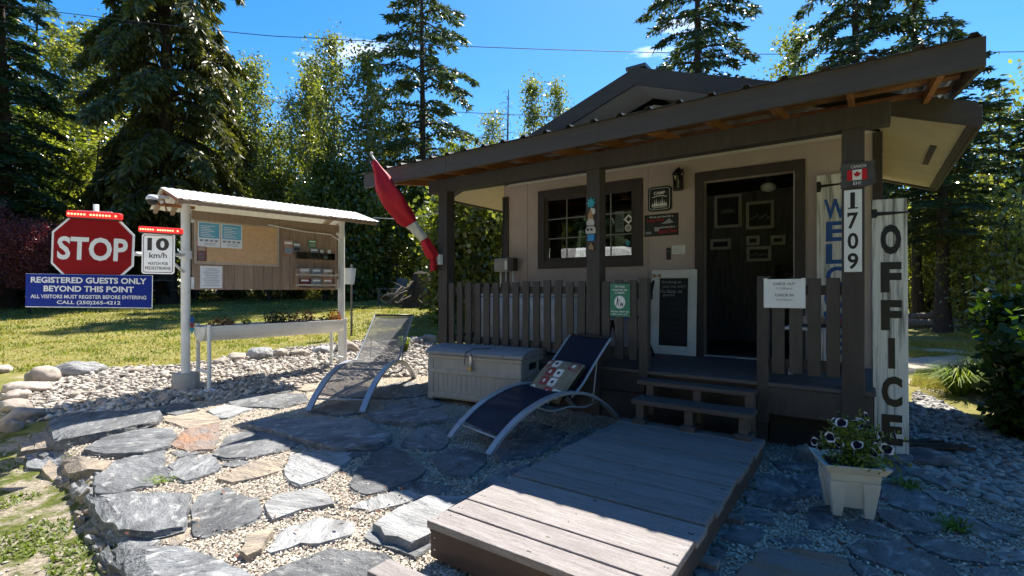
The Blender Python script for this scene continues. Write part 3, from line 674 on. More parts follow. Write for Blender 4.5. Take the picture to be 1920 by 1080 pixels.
# weeds and moss cushions in the low corner by the patio edge
q = scatter(LOWLEFT, 60000)
nz = np.array([mnoise.noise((p[0]*1.9, p[1]*1.9, 8.0)) + 0.5*mnoise.noise((p[0]*5, p[1]*5, 3.0)) for p in q]); q = q[nz > 0.08]
q = q[~inpoly(q, PATIO)]
n = len(q); P = np.column_stack([q, ground_z(q[:, 0], q[:, 1])])
D = unit(np.column_stack([RNG.normal(0, 1, n), RNG.normal(0, 1, n), RNG.uniform(0.3, 1.2, n)])); S = unit(np.cross(D, np.tile([0, 0, 1.0], (n, 1))))
V, Q = diamonds(P, D, S, RNG.uniform(0.018, 0.05, n), RNG.uniform(0.008, 0.02, n))
o = stuff(link('weeds', fast_mesh('weeds', V, Q, 'weed_leaf', RNG.uniform(size=n)))); o['label'] = 'low green weeds and moss beside the patio edge'
# right-hand verge
VER = world_poly([(1705, 668), (1705, 640), (1790, 628), (1960, 640), (1960, 690), (1780, 662)])
q = scatter(VER, 30000); q = q[np.array([mnoise.noise((p[0]*0.9, p[1]*0.9, 4.0)) for p in q]) + RNG.normal(0, 0.2, len(q)) > 0.0]; n = len(q); P = np.column_stack([q, ground_sample(q)])
o = stuff(link('grass', blades(P, RNG.uniform(0.02, 0.08, n), np.full(n, 0.016), 'grass', 'grass_blade'))); o['label'] = 'sunlit strip of grass between the office board and the woods'
VER2 = world_poly([(1705, 722), (1720, 695), (1900, 700), (1930, 735), (1790, 745)])
q = scatter(VER2, 20000); q = q[np.array([mnoise.noise((p[0]*1.1, p[1]*1.1, 7.0)) for p in q]) + RNG.normal(0, 0.22, len(q)) > 0.06]; n = len(q); P = np.column_stack([q, ground_sample(q)])
o = stuff(link('grass', blades(P, RNG.uniform(0.02, 0.07, n), np.full(n, 0.012), 'grass', 'grass_blade'))); o['label'] = 'pale grass along the path behind the office board'
def tuft(px, py, n, h, spread, label, m='grass_green', w=0.012, name='grass_tuft'):
    c = at(px, py); r = np.random.default_rng(int(px))
    a = r.uniform(0, 2*np.pi, n); k = r.uniform(0.2, 1, n); V = []; 
    hh = h*r.uniform(0.6, 1.1, n); S = np.column_stack([-np.sin(a), np.cos(a), np.zeros(n)])*(w/2)
    base = np.column_stack([np.cos(a)*0.06*k, np.sin(a)*0.06*k, np.zeros(n)])
    mid = base + np.column_stack([np.cos(a)*spread*k*0.5, np.sin(a)*spread*k*0.5, hh*0.8]); tip = base + np.column_stack([np.cos(a)*spread*k*1.2, np.sin(a)*spread*k*1.2, hh*0.62])
    V = np.stack([base-S, base+S, mid+S*0.8, mid-S*0.8, tip+S*0.15, tip-S*0.15], 1).reshape(-1, 3)
    i0 = np.arange(n)*6; Q = np.concatenate([np.stack([i0, i0+1, i0+2, i0+3], 1), np.stack([i0+3, i0+2, i0+4, i0+5], 1)])
    rd = r.uniform(size=n)
    o = link(name, fast_mesh(name, V, Q, m, np.concatenate([rd, rd])), None, c)
    return tag(o, label, 'grass')
tuft(1800, 742, 420, 0.42, 0.5, 'bright green arching grass clump beside the shaded bush')
tuft(1830, 735, 260, 0.5, 0.45, 'smaller grass clump tucked against the leafy bush')
tuft(1700, 915, 60, 0.07, 0.09, 'small weed in the slate gap behind the petunia pot', w=0.012)
tuft(1790, 992, 60, 0.07, 0.08, 'small weed between flagstones on the lower slope', w=0.012)
tuft(758, 662, 70, 0.35, 0.12, 'leafy stalk growing in the pebbles behind the grey lounger', w=0.03, m='weed_leaf')
tuft(300, 905, 50, 0.05, 0.07, 'little weed beside the tilted slate at the patio edge', w=0.01)
tuft(190, 693, 60, 0.12, 0.1, 'green tuft beside the pale rock at the lawn edge', w=0.014)

# ------------------------------------------------------------------ the cabin
cabin = thing('office_cabin', 'taupe office cabin with dark brown porch, railing and gable roof', 'cabin', (0, 0, 0), TH)
FL, VW, VP, UL, UR = 0.63, 6.19, 4.81, -4.55, 0.11        # porch floor height, wall plane, post line, wall ends
VB = 8.45                                                   # back wall
# front wall with its openings
DX0, DX1, DZ1 = -1.584, -0.637, 2.717
WX0, WX1, WZ0, WZ1 = -3.81, -2.45, 1.84, 2.75
w = MB(); T = 0.12
for x0, x1, z0, z1 in [(UL, WX0, 0.3, 3.0), (WX0, WX1, 0.3, WZ0), (WX0, WX1, WZ1, 3.0), (WX1, DX0, 0.3, 3.0), (DX0, DX1, DZ1, 3.0), (DX1, UR, 0.3, 3.0)]:
    w.box(x0, x1, VW, VW+T, z0, z1)
w.build('wall', 'wall_taupe', cabin)
w = MB(); w.box(UL, UL+T, VW+T, VB, 0.3, 3.0); w.box(UR-T, UR, VW+T, VB, 0.3, 3.0); w.box(UL, UR, VB, VB+T, 0.3, 3.0); w.build('wall', 'wall_taupe', cabin)
UM, RZ, EZ, UE0, UE1, VR0, VR1 = -2.2, 4.03, 2.98, -5.17, 0.75, 5.6, 8.85
slope = (RZ-EZ)/(UE1-UM)
MB().prism([(UL, 3.0), (UR, 3.0), (UM, 3.0+slope*(UM-UL)*0.92)], VW+0.002, VW+0.08).build('gable', 'gable_grey', cabin)
MB().prism([(UL, 3.0), (UR, 3.0), (UM, 3.0+slope*(UM-UL)*0.92)], VB, VB+0.08).build('gable', 'gable_grey', cabin)
bx('gable_vent', 'trim_brown', cabin, UM-0.01, UM+0.11, VW-0.02, VW+0.001, 3.30, 3.62)
# interior
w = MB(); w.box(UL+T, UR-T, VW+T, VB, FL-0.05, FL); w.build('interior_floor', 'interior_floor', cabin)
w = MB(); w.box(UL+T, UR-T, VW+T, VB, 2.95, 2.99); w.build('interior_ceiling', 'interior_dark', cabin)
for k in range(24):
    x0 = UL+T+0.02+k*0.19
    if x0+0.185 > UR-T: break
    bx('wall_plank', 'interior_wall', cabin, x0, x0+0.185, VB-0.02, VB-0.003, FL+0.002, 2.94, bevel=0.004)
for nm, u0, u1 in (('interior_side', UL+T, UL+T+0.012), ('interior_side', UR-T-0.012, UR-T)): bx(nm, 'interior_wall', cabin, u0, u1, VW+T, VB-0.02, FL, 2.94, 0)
# main roof: two slabs, rake fascias, soffits
def slab(u0, z0, u1, z1, v0, v1, t, name, m, par=cabin):
    mb = MB(); mb.prism([(u0, z0), (u1, z1), (u1, z1-t), (u0, z0-t)], v0, v1); return mb.build(name, m, par)
roofE = bpy.data.objects.new('roof', None); COL.objects.link(roofE); roofE.parent = cabin
slab(UE0, EZ, UM, RZ, VR0, VR1, 0.05, 'roof_sheet', 'roof_metal', roofE); slab(UM, RZ, UE1, EZ, VR0, VR1, 0.05, 'roof_sheet', 'roof_metal', roofE)
for v0 in (VR0-0.03, VR1): 
    slab(UE0, EZ-0.01, UM, RZ-0.01, v0, v0+0.03, 0.20, 'rake_board', 'fascia_brown', roofE); slab(UM, RZ-0.01, UE1, EZ-0.01, v0, v0+0.03, 0.20, 'rake_board', 'fascia_brown', roofE)
bx('eave_board', 'fascia_brown', roofE, UE1, UE1+0.03, VR0, VR1, EZ-0.21, EZ-0.03); bx('eave_board', 'fascia_brown', roofE, UE0-0.03, UE0, VR0, VR1, EZ-0.21, EZ-0.03)
slab(UE0, EZ-0.16, UM, RZ-0.16, VR0+0.001, VW-0.001, 0.02, 'soffit', 'gable_grey', roofE); slab(UM, RZ-0.16, UE1, EZ-0.16, VR0+0.001, VW-0.001, 0.02, 'soffit', 'gable_grey', roofE)
slab(UR+0.002, EZ-0.165+slope*(UE1-UR), UE1-0.002, EZ-0.165, VR0+0.002, VR1-0.002, 0.02, 'soffit', 'soffit_cream', roofE)
slab(UE0+0.002, EZ-0.165, UL-0.002, EZ-0.165+slope*(UL-UE0), VR0+0.002, VR1-0.002, 0.02, 'soffit', 'soffit_cream', roofE)
mb = MB(); mb.prism([(0.52, EZ-0.190+slope*0.23), (0.57, EZ-0.190+slope*0.18), (0.57, EZ-0.196+slope*0.18), (0.52, EZ-0.196+slope*0.23)], 6.5, 7.4); mb.build('soffit_vent', 'trim_brown', roofE)
mb = MB(); mb.prism([(UE1-0.06, EZ-0.188+slope*0.06), (UE1-0.002, EZ-0.188), (UE1-0.002, EZ-0.20), (UE1-0.06, EZ-0.20+slope*0.06)], VR0+0.01, VR1-0.01); mb.build('soffit_trim', 'trim_brown', roofE)
slab(UR+0.01, EZ-0.19+slope*(UE1-UR), UE1-0.004, EZ-0.19, VR1-0.05, VR1-0.004, 0.02, 'soffit_trim', 'trim_brown', roofE)
MB().box(UM-0.12, UM+0.12, VR0-0.02, VR1, RZ-0.02, RZ+0.02).build('ridge_cap', 'roof_metal', roofE)
MB().tube([(UM-0.1, 6.2, RZ), (UM-0.1, 6.2, RZ+0.22)], 0.006, 6).build('antenna_rod', 'steel', roofE)

# trims: wall corners, base, door and window surrounds
bx('corner_board', 'trim_brown', cabin, UL-0.02, UL+0.09, VW-0.022, VW-0.001, 0.3, 2.85); bx('corner_board', 'trim_brown', cabin, UR-0.06, UR+0.02, VW-0.022, VW-0.001, 0.3, 3.0)
bx('wall_batten', 'wall_taupe', cabin, -0.62, -0.615, VW-0.004, VW-0.001, DZ1+0.13, 3.0, 0)
bx('panel_joint', 'trim_brown', cabin, -2.272, -2.269, VW-0.0025, VW-0.0005, FL, 3.0, 0); bx('panel_joint', 'trim_brown', cabin, -4.12, -4.117, VW-0.0025, VW-0.0005, FL, 3.0, 0)
df = bpy.data.objects.new('door_frame', None); COL.objects.link(df); df.parent = cabin
bx('jamb', 'trim_brown', df, DX0-0.10, DX0, VW-0.03, VW+T, FL, DZ1); bx('jamb', 'trim_brown', df, DX1, DX1+0.10, VW-0.03, VW+T, FL, DZ1); bx('head', 'trim_brown', df, DX0-0.10, DX1+0.10, VW-0.03, VW+T, DZ1+0.001, DZ1+0.11)
bx('threshold', 'steel', df, DX0+0.005, DX1-0.005, VW-0.02, VW+T, FL+0.002, FL+0.02); bx('weather_strip', 'sign_white', df, DX1-0.012, DX1-0.002, VW+0.02, VW+0.05, FL+0.03, DZ1-0.01, 0.002)
win = bpy.data.objects.new('window', None); COL.objects.link(win); win.parent = cabin
for x0, x1, z0, z1 in [(WX0-0.11, WX0, WZ0-0.11, WZ1+0.11), (WX1, WX1+0.11, WZ0-0.11, WZ1+0.11), (WX0+0.001, WX1-0.001, WZ1, WZ1+0.11), (WX0+0.001, WX1-0.001, WZ0-0.11, WZ0)]:
    bx('casing', 'trim_brown', win, x0, x1, VW-0.03, VW-0.001, z0, z1)
for x0, x1, z0, z1 in [(WX0, WX0+0.045, WZ0, WZ1), (WX1-0.045, WX1, WZ0, WZ1), (-3.155, -3.085, WZ0, WZ1), (WX0+0.045, WX1-0.045, WZ0, WZ0+0.04), (WX0+0.045, WX1-0.045, WZ1-0.04, WZ1)]:
    bx('sash', 'trim_brown', win, x0, x1, VW+0.001, VW+0.05, z0, z1)
for a0, a1 in ((WX0+0.045, -3.155), (-3.085, WX1-0.045)):
    bx('pane', 'glass', win, a0, a1, VW+0.022, VW+0.028, WZ0+0.04, WZ1-0.04, 0)
    cx = (a0+a1)/2
    bx('muntin', 'muntin_grey', win, cx-0.006, cx+0.006, VW+0.012, VW+0.021, WZ0+0.04, WZ1-0.04, 0)
    for zz in (WZ0+0.32, WZ0+0.60): bx('muntin', 'muntin_grey', win, a0, a1, VW+0.0125, VW+0.0205, zz-0.006, zz+0.006, 0)

# porch: floor boards, joist skirt, posts, beam
PV0 = VP-0.06
k = 0; v = PV0
while v < VW-0.05:
    bx('deck_board', 'porch_floor', cabin, UL+0.02, 0.06, v, min(v+0.138, VW-0.025), FL-0.035, FL, 0.004); v += 0.143
bx('skirt_board', 'trim_brown', cabin, UL+0.02, -1.78, PV0+0.005, PV0+0.04, 0.40, FL-0.038); bx('skirt_board', 'picket_brown', cabin, -0.70, 0.04, PV0+0.005, PV0+0.04, 0.36, FL-0.038)
bx('skirt_board', 'trim_brown', cabin, UL+0.02, -1.78, PV0+0.012, PV0+0.04, 0.12, 0.395); bx('skirt_board', 'trim_brown', cabin, -1.78, -0.7, PV0+0.05, PV0+0.08, 0.12, FL-0.038)
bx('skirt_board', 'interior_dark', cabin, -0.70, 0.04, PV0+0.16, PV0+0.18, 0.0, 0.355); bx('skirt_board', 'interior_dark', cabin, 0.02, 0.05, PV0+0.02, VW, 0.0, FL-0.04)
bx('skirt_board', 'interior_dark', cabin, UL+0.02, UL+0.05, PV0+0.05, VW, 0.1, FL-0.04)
for u in (-4.47, -2.33, -0.087):
    bx('post', 'post_brown', cabin, u-0.075, u+0.075, VP-0.075, VP+0.075, gz(*B(u, VP)[:2])-0.02, 2.69, 0.006)
bx('beam', 'post_brown', cabin, -4.73, 0.15, VP-0.07, VP+0.07, 2.691, 2.86, 0.006)
bx('beam_trim', 'raw_wood', cabin, -4.5, 0.05, VP+0.071, VP+0.085, 2.70, 2.73, 0.002)
# porch roof
proof = bpy.data.objects.new('porch_roof', None); COL.objects.link(proof); proof.parent = cabin
PU0, PU1, PF = -5.48, 0.615, 4.31
def rz(u): return 0.05*(u-PU0)/(PU1-PU0)                # the eave rises a little to the right
def rise(v): return 0.13*(v-PF)                          # and towards the wall
mid = -2.05
for a0, a1 in ((PU0, -4.0), (-3.998, mid), (mid+0.002, PU1)):
    MB().prism([(a0, 2.785+rz(a0)), (a1, 2.785+rz(a1)), (a1, 2.975+rz(a1)), (a0, 2.975+rz(a0))], PF-0.02, PF+0.02).build('fascia_board', 'fascia_brown', proof, bevel=0.003)
# right end board, cut back in a step
MB().prism([(PF+0.021, 2.83), (PF+0.021, 3.018), (6.1, 3.018+rise(6.1)), (6.1, 2.90+rise(6.1))], PU1-0.03, PU1).build('barge_board', 'fascia_brown', proof, rot=(0, 0, 0))
for o in [x for x in proof.children if x.name.startswith('barge_board')]:
    for vtx in o.data.vertices: vtx.co = (vtx.co.y, vtx.co.x, vtx.co.z)
for k, u in enumerate(np.linspace(PU0+0.18, PU1-0.2, 12)):
    mb = MB(); z0 = 2.862+rz(u)*0.6
    mb.add([(u-0.02, PF+0.02, z0-0.03), (u+0.02, PF+0.02, z0-0.03), (u+0.02, VW-0.03, z0+0.215), (u-0.02, VW-0.03, z0+0.215), (u-0.02, PF+0.02, z0+0.06), (u+0.02, PF+0.02, z0+0.06), (u+0.02, VW-0.03, z0+0.30), (u-0.02, VW-0.03, z0+0.30)],
           [(0, 1, 2, 3), (4, 5, 6, 7), (0, 1, 5, 4), (1, 2, 6, 5), (2, 3, 7, 6), (3, 0, 4, 7)])
    mb.build('rafter', 'raw_wood', proof)
for v in (4.42, 4.95, 5.5):
    bx('purlin', 'osb_wood', proof, PU0+0.04, PU1-0.04, v, v+0.09, 2.925+rise(v)+0.01, 2.958+rise(v)+0.01, 0.003)
# ribbed metal sheet
prof = []; u = PU0-0.02
while u < PU1+0.02:
    prof += [(u, 0), (u+0.19, 0), (u+0.205, 0.026), (u+0.24, 0.026), (u+0.255, 0)]; u += 0.265
prof = [p for p in prof if p[0] <= PU1+0.03]; nP = len(prof); mb = MB(); V = []
for v, dz in ((PF-0.05, 0), (VW+0.25, 0)):
    for u, z in prof: V.append((u, v, 2.982+rz(u)+rise(v)+z))
V += [(x, y, z-0.004) for x, y, z in V]
Fq = [(i, i+1, nP+i+1, nP+i) for i in range(nP-1)] + [(2*nP+i, 3*nP+i, 3*nP+i+1, 2*nP+i+1) for i in range(nP-1)] + [(i, 2*nP+i, 2*nP+i+1, i+1) for i in range(nP-1)] + [(nP+i, nP+i+1, 3*nP+i+1, 3*nP+i) for i in range(nP-1)]
mb.add(V, Fq).build('roof_sheet', 'roof_metal', proof)

# railings: rails and pickets
def railing(u0, u1, n, wide=0.088):
    r = bpy.data.objects.new('railing', None); COL.objects.link(r); r.parent = cabin
    bx('rail', 'picket_brown', r, u0-0.02, u1+0.02, VP-0.03, VP+0.01, 1.38, 1.46); bx('rail', 'picket_brown', r, u0-0.02, u1+0.02, VP-0.03, VP+0.01, 0.76, 0.84)
    pm = MB().box(-wide/2, wide/2, -0.0125, 0.0125, -0.40, 0.40).mesh('picket', 'picket_brown')
    for i, u in enumerate(np.linspace(u0+wide/2, u1-wide/2, n)):
        link('picket', pm, r, (float(u), VP-0.045, 1.12+random.uniform(-0.012, 0.012)), (0, random.uniform(-0.006, 0.006), 0), 0.004)
    return r
railing(-4.38, -2.43, 14); railing(-2.24, -1.86, 3)
bx('newel', 'picket_brown', cabin, -1.84, -1.75, VP-0.062, VP+0.03, 0.52, 1.54); bx('newel', 'picket_brown', cabin, -0.775, -0.685, VP-0.062, VP+0.03, 0.28, 1.54)
railing(-0.66, -0.17, 4, 0.095)
r = bpy.data.objects.new('railing', None); COL.objects.link(r); r.parent = cabin
bx('rail', 'picket_brown', r, -4.49, -4.45, VP+0.08, VW-0.03, 1.38, 1.46); bx('rail', 'picket_brown', r, -4.49, -4.45, VP+0.08, VW-0.03, 0.76, 0.84)
pm = MB().box(-0.0125, 0.0125, -0.044, 0.044, -0.4, 0.4).mesh('picket', 'picket_brown')
for v in np.linspace(VP+0.14, VW-0.1, 8): link('picket', pm, r, (-4.505, float(v), 1.12), (0, 0, 0), 0.004)

# ------------------------------------------------------------------ steps and boardwalk
st = thing('wooden_steps', 'two-tread dark brown wooden steps leading up to the office door', 'steps', B(-1.235, 4.56, 0.22), TH)
bx('tread', 'step_brown', st, -0.50, 0.50, -0.27, -0.01, 0.175, 0.215); bx('tread', 'step_brown', st, -0.545, 0.47, 0.0, 0.19, 0.305, 0.345)
for x in (-0.43, 0.0, 0.43):
    bx('riser_block', 'step_brown', st, x-0.035, x+0.035, -0.24, -0.10, 0.045, 0.174); bx('foot_block', 'step_brown', st, x-0.06, x+0.06, -0.27, -0.07, 0.001, 0.044)
    bx('leg', 'step_brown', st, x-0.035, x+0.035, 0.02, 0.12, -0.1, 0.304)
bw = thing('boardwalk', 'low brown boardwalk platform leading from the patio to the steps', 'boardwalk', B(-1.2675, 1.86, 0), TH)
v = 0.0; i = 0; rr = random.Random(5); wid = [0.163, 0.168, 0.262, 0.195, 0.19, 0.17, 0.255, 0.165, 0.19, 0.165, 0.195, 0.16, 0.15, 0.165]
for wv in wid:
    dx = rr.uniform(-0.008, 0.008)
    bx('plank', 'deck_board', bw, -0.6025+dx, 0.6025+dx, v, v+wv-0.013, 0.182, 0.22+rr.uniform(-0.003, 0.003), 0.005)
    sc = MB()
    for x in (-0.565, -0.545+0.01*rr.random(), 0.0, 0.012, 0.555, 0.57): sc.lathe([(0.0045, 0.2195), (0.0045, 0.2235)], 6, (x, v+wv*rr.choice((0.3, 0.7)), 0))
    stuff(sc.build('screws', 'dark_plastic', bw))
    v += wv
bwd = v
bx('front_board', 'ramp_side', bw, -0.585, 0.585, 0.012, 0.05, 0.03, 0.180); bx('side_joist', 'ramp_side', bw, -0.585, -0.545, 0.051, bwd-0.02, 0.05, 0.180); bx('side_joist', 'ramp_side', bw, 0.545, 0.585, 0.051, bwd-0.02, 0.05, 0.180); bx('side_joist', 'ramp_side', bw, -0.02, 0.02, 0.051, bwd-0.02, 0.05, 0.180)
for y in (0.1, 0.75, 1.35, 1.95): bx('sleeper', 'dead_wood', bw, -0.56, 0.66, y, y+0.09, -0.01, 0.048)
for x in (-0.55, 0.1, 0.5): 
    for z in (0.08, 0.14): MB().tube([(x, 0.006, z), (x, 0.014, z)], 0.005, 6).build('screw_head', 'steel', bw)
pl = at(800, 1100, 0.05)
lp = MB().box(-0.30, 0.30, -0.07, 0.07, 0.0, 0.05).build('loose_plank', 'deck_board', None, (pl.x-0.02, pl.y-0.02, 0.02), (0, 0, TH), bevel=0.006)
tag(lp, 'short weathered plank lying in front of the boardwalk', 'plank')

# ------------------------------------------------------------------ loungers
def catmull(pts, n):
    P = [Vector(p) for p in pts]; P = [P[0]*2-P[1]] + P + [P[-1]*2-P[-2]]; out = []
    for i in range(1, len(P)-2):
        for k in range(n):
            t = k/n; a, b, c, d = P[i-1], P[i], P[i+1], P[i+2]
            out.append(0.5*((2*b)+(c-a)*t+(2*a-5*b+4*c-d)*t*t+(3*b-a-3*c+d)*t**3))
    out.append(P[-2]); return out
def lounger(label, front_mid, direction, sling, rail, length=1.88, bk=0.0):
    a = math.atan2(direction[1], direction[0])
    t = thing('sun_lounger', label, 'lounger', front_mid, a, 'sun loungers on the slate patio')
    k = length/1.88; Wd = 0.29
    arch = catmull([(0, 0, 0.01), (0.16*k, 0, 0.135), (0.42*k, 0, 0.275), (0.74*k, 0, 0.365), (1.04*k, 0, 0.382), (1.34*k, 0, 0.335), (1.62*k, 0, 0.20), (1.80*k, 0, 0.07), (1.86*k, 0, 0.01)], 6)
    for s in (-1, 1):
        mb = MB(); pts = [(p.x, s*Wd, p.z) for p in arch]
        n = len(pts); hw, hh = 0.013, 0.033
        V = []
        for i, p in enumerate(arch):
            d = (arch[min(i+1, n-1)]-arch[max(i-1, 0)]).normalized(); nv = Vector((-d.z, 0, d.x))
            for sy, sn in ((-1, -1), (1, -1), (1, 1), (-1, 1)): V.append(Vector((p.x, s*Wd, p.z)) + Vector((0, sy*hh, 0)) + nv*(sn*hw))
        Fq = [(i*4+j, i*4+(j+1) % 4, (i+1)*4+(j+1) % 4, (i+1)*4+j) for i in range(n-1) for j in range(4)] + [(3, 2, 1, 0), (n*4-4, n*4-3, n*4-2, n*4-1)]
        mb.add(V, Fq).build('side_rail', rail, t, bevel=0.003)
        MB().tube([(p.x, s*(Wd-0.05), p.z) for p in catmull([(0.62*k, 0, 0.30), (0.85*k, 0, 0.235), (1.1*k, 0, 0.24), (1.35*k, 0, 0.21), (1.55*k, 0, 0.24)], 5)], 0.010, 7).build('brace', rail, t, smooth=True)
    back = catmull([(1.10*k, 0, 0.335), (1.26*k, 0, 0.43), (1.52*k+bk*0.5, 0, 0.645+bk*0.3), (1.76*k+bk, 0, 0.85+bk*0.8), (1.84*k+bk*1.15, 0, 0.915+bk)], 6)
    for s in (-1, 1): MB().tube([(p.x, s*0.275, p.z) for p in back], 0.0115, 8).build('backrest_tube', rail, t, smooth=True)
    MB().tube([(back[-1].x, -0.275, back[-1].z), (back[-1].x, 0.275, back[-1].z)], 0.012, 8).build('backrest_tube', 'dark_plastic', t, smooth=True)
    def sheet(path, w, name):
        V, Fq = [], []; m = 7
        for i, p in enumerate(path):
            for j in range(m):
                y = -w+2*w*j/(m-1); sag = 0.012*(1-(y/w)**2)
                V.append((p.x, y, p.z-sag))
        for i in range(len(path)-1):
            for j in range(m-1): Fq.append((i*m+j, i*m+j+1, (i+1)*m+j+1, (i+1)*m+j))
        return MB().add(V, Fq).build(name, sling, t, smooth=True)
    seat = [p+Vector((0, 0, 0.004)) for p in arch if 0.13*k < p.x < 1.0*k] + [Vector((1.10*k, 0, 0.345))]
    sheet(seat, 0.268, 'seat_sling'); sheet(back, 0.268, 'back_sling')
    for x, z in ((0.13*k, 0.11), (1.35*k, 0.325), (0.75*k, 0.33)): MB().tube([(x, -Wd, z), (x, Wd, z)], 0.010, 8).build('cross_bar', rail, t, smooth=True)
    MB().tube([(1.5*k, 0.22, 0.24), (1.58*k, 0.22, 0.68)], 0.008, 6).build('back_support', rail, t); MB().tube([(1.5*k, -0.22, 0.24), (1.58*k, -0.22, 0.68)], 0.008, 6).build('back_support', rail, t)
    return t
a, b = at(838, 825, 0.05), at(920, 852, 0.05); f2 = (a+b)/2
l2 = lounger('navy sling sun lounger holding a patterned cushion beside the boardwalk', f2, (0.78, 0.626), 'sling_navy', 'silver_paint', 1.62, -0.075)
a, b = at(573, 771, 0.05), at(684, 777, 0.05); f1 = (a+b)/2
l1 = lounger('see-through sling sun lounger in a painted backlit grey by the pebble bed, left of the deck box', f1, (0.10, 0.995), 'sling_backlit', 'silver_paint', 1.86)
# cushion on the navy lounger
ca = math.atan2(0.626, 0.78)
pil = thing('cushion', 'cushion with red, olive and cream squares lying on the navy lounger', 'cushion', f2 + Vector((0.78*1.0, 0.626*1.0, 0.435)), ca)
pil.scale = (1.14, 1.14, 1.14)
Mrot = Matrix.Rotation(R(-42), 4, 'Y')
def pillow_z(x, y): return 0.055*(max(0, 1-(x/0.215)**4)*max(0, 1-(y/0.215)**4))**0.5
n = 16; V, Fq = [], []
for sg in (1, -1):
    for i in range(n+1):
        for j in range(n+1):
            x, y = -0.21+0.42*i/n, -0.21+0.42*j/n; V.append(Mrot @ Vector((x, y, sg*pillow_z(x, y))))
for sg in range(2):
    o0 = sg*(n+1)**2
    for i in range(n):
        for j in range(n): Fq.append((o0+i*(n+1)+j, o0+(i+1)*(n+1)+j, o0+(i+1)*(n+1)+j+1, o0+i*(n+1)+j+1))
MB().add(V, Fq).build('cover', 'pillow_olive', pil, smooth=True)
def on_pillow(poly, m, name, lift):
    V = [Mrot @ Vector((x, y, pillow_z(x, y)+lift)) for x, y in poly]
    c = Vector((0, 0, 0)); 
    for p in V: c += p
    c = c/len(V); mb = MB(); mb.add(V+[c+Mrot @ Vector((0, 0, 0.001))], [(i, (i+1) % len(V), len(V)) for i in range(len(V))]); mb.build(name, m, pil, smooth=True)
def rsq(cx, cy, w, h=None):
    h = h or w; r = 0.3; return [(cx+sx*w/2*kx, cy+sy*h/2*ky) for sx, sy, kx, ky in ((-1, -1, 1, 1-r), (-1, -1, 1-r, 1), (1, -1, 1-r, 1), (1, -1, 1, 1-r), (1, 1, 1, 1-r), (1, 1, 1-r, 1), (-1, 1, 1-r, 1), (-1, 1, 1, 1-r))]
for i in range(4):
    for j in range(4):
        cx, cy = -0.148+0.0985*i, -0.148+0.0985*j; kind = (i*2+j+(i//2)) % 3
        if kind == 0: on_pillow(rsq(cx, cy, 0.086), 'pillow_cream', 'patch', 0.003); on_pillow(rsq(cx, cy, 0.03), 'pillow_brown', 'patch', 0.006)
        elif kind == 1: on_pillow(rsq(cx, cy, 0.09), 'pillow_red', 'patch', 0.003); on_pillow(rsq(cx, cy, 0.034, 0.026), 'pillow_cream', 'patch', 0.006)
        else: on_pillow(rsq(cx, cy, 0.088), 'pillow_olive', 'patch', 0.003)

# ------------------------------------------------------------------ deck box
fr = at(977, 770, 0.05)
dbx = thing('deck_box', 'grey-beige resin storage box with padlocked lid between the two loungers', 'storage box', fr, R(-27))
Wb, Db, Hb = 1.18, 0.56, 0.53
bx('body', 'box_resin', dbx, -Wb, 0, 0, Db, 0.03, Hb, 0.01)
for z0, z1 in ((0.05, 0.10), (0.32, 0.37), (Hb-0.045, Hb-0.005)): bx('rim_moulding', 'box_resin', dbx, -Wb-0.012, 0.012, -0.014, Db+0.01, z0, z1, 0.006)
for x in (-Wb-0.008, -0.065): bx('corner_moulding', 'box_resin', dbx, x, x+0.073, -0.011, 0.05, 0.02, Hb-0.05, 0.008)
bx('corner_moulding', 'box_resin', dbx, -0.06, 0.010, Db-0.06, Db+0.006, 0.02, Hb-0.05, 0.008)
for i in range(17):
    x = -Wb+0.09+i*0.062; bx('panel_rib', 'box_resin', dbx, x, x+0.045, -0.004, 0.001, 0.11, 0.31, 0.002)
for i in range(5):
    y = 0.07+i*0.09; bx('panel_rib', 'box_resin', dbx, -0.001, 0.004, y, y+0.065, 0.11, 0.31, 0.002)
bx('handle_recess', 'dark_plastic', dbx, 0.001, 0.004, 0.19, 0.37, 0.395, 0.465, 0.002)
mb = MB(); V = []; nn = 10
for i in range(nn+1):
    y = -0.03+(Db+0.06)*i/nn; t = i/nn; z = 0.035+0.055*math.sin(math.pi*min(max(t, 0), 1))**0.6
    for x in (-Wb-0.03, 0.03): V += [(x, y, Hb+0.002), (x, y, Hb+z)]
Fq = []
for i in range(nn): k = i*4; Fq += [(k+1, k+3, k+7, k+5), (k, k+4, k+6, k+2), (k, k+1, k+5, k+4), (k+2, k+6, k+7, k+3)]
Fq += [(0, 2, 3, 1), (nn*4, nn*4+1, nn*4+3, nn*4+2)]
mb.add(V, Fq).build('lid', 'box_lid', dbx, bevel=0.006)
for x in (-Wb*0.5, -0.2): bx('lid_seam', 'dark_plastic', dbx, x-0.004, x+0.004, -0.033, -0.0305, Hb+0.004, Hb+0.036, 0)
bx('hasp', 'steel', dbx, -0.62, -0.59, -0.028, -0.02, 0.42, 0.54, 0.002)
lock = thing('padlock', 'small brass padlock hanging on the front of the deck box', 'padlock', dbx.matrix_basis @ Vector((-0.60, -0.045, 0.385)), R(-27))
bx('body', 'brass', lock, -0.024, 0.024, -0.012, 0.012, -0.01, 0.04, 0.005)
MB().tube([(-0.015, 0, 0.038), (-0.015, 0, 0.065), (-0.008, 0, 0.078), (0.008, 0, 0.078), (0.015, 0, 0.065), (0.015, 0, 0.038)], 0.004, 6).build('shackle', 'steel', lock, smooth=True)
MB().tube([dbx.matrix_basis @ Vector(p) for p in ((-0.42, 0.12, Hb+0.085), (-0.62, 0.06, Hb+0.075), (-0.66, -0.035, Hb+0.04), (-0.68, -0.036, 0.43))], 0.004, 5).build('tie_cord', 'cable')
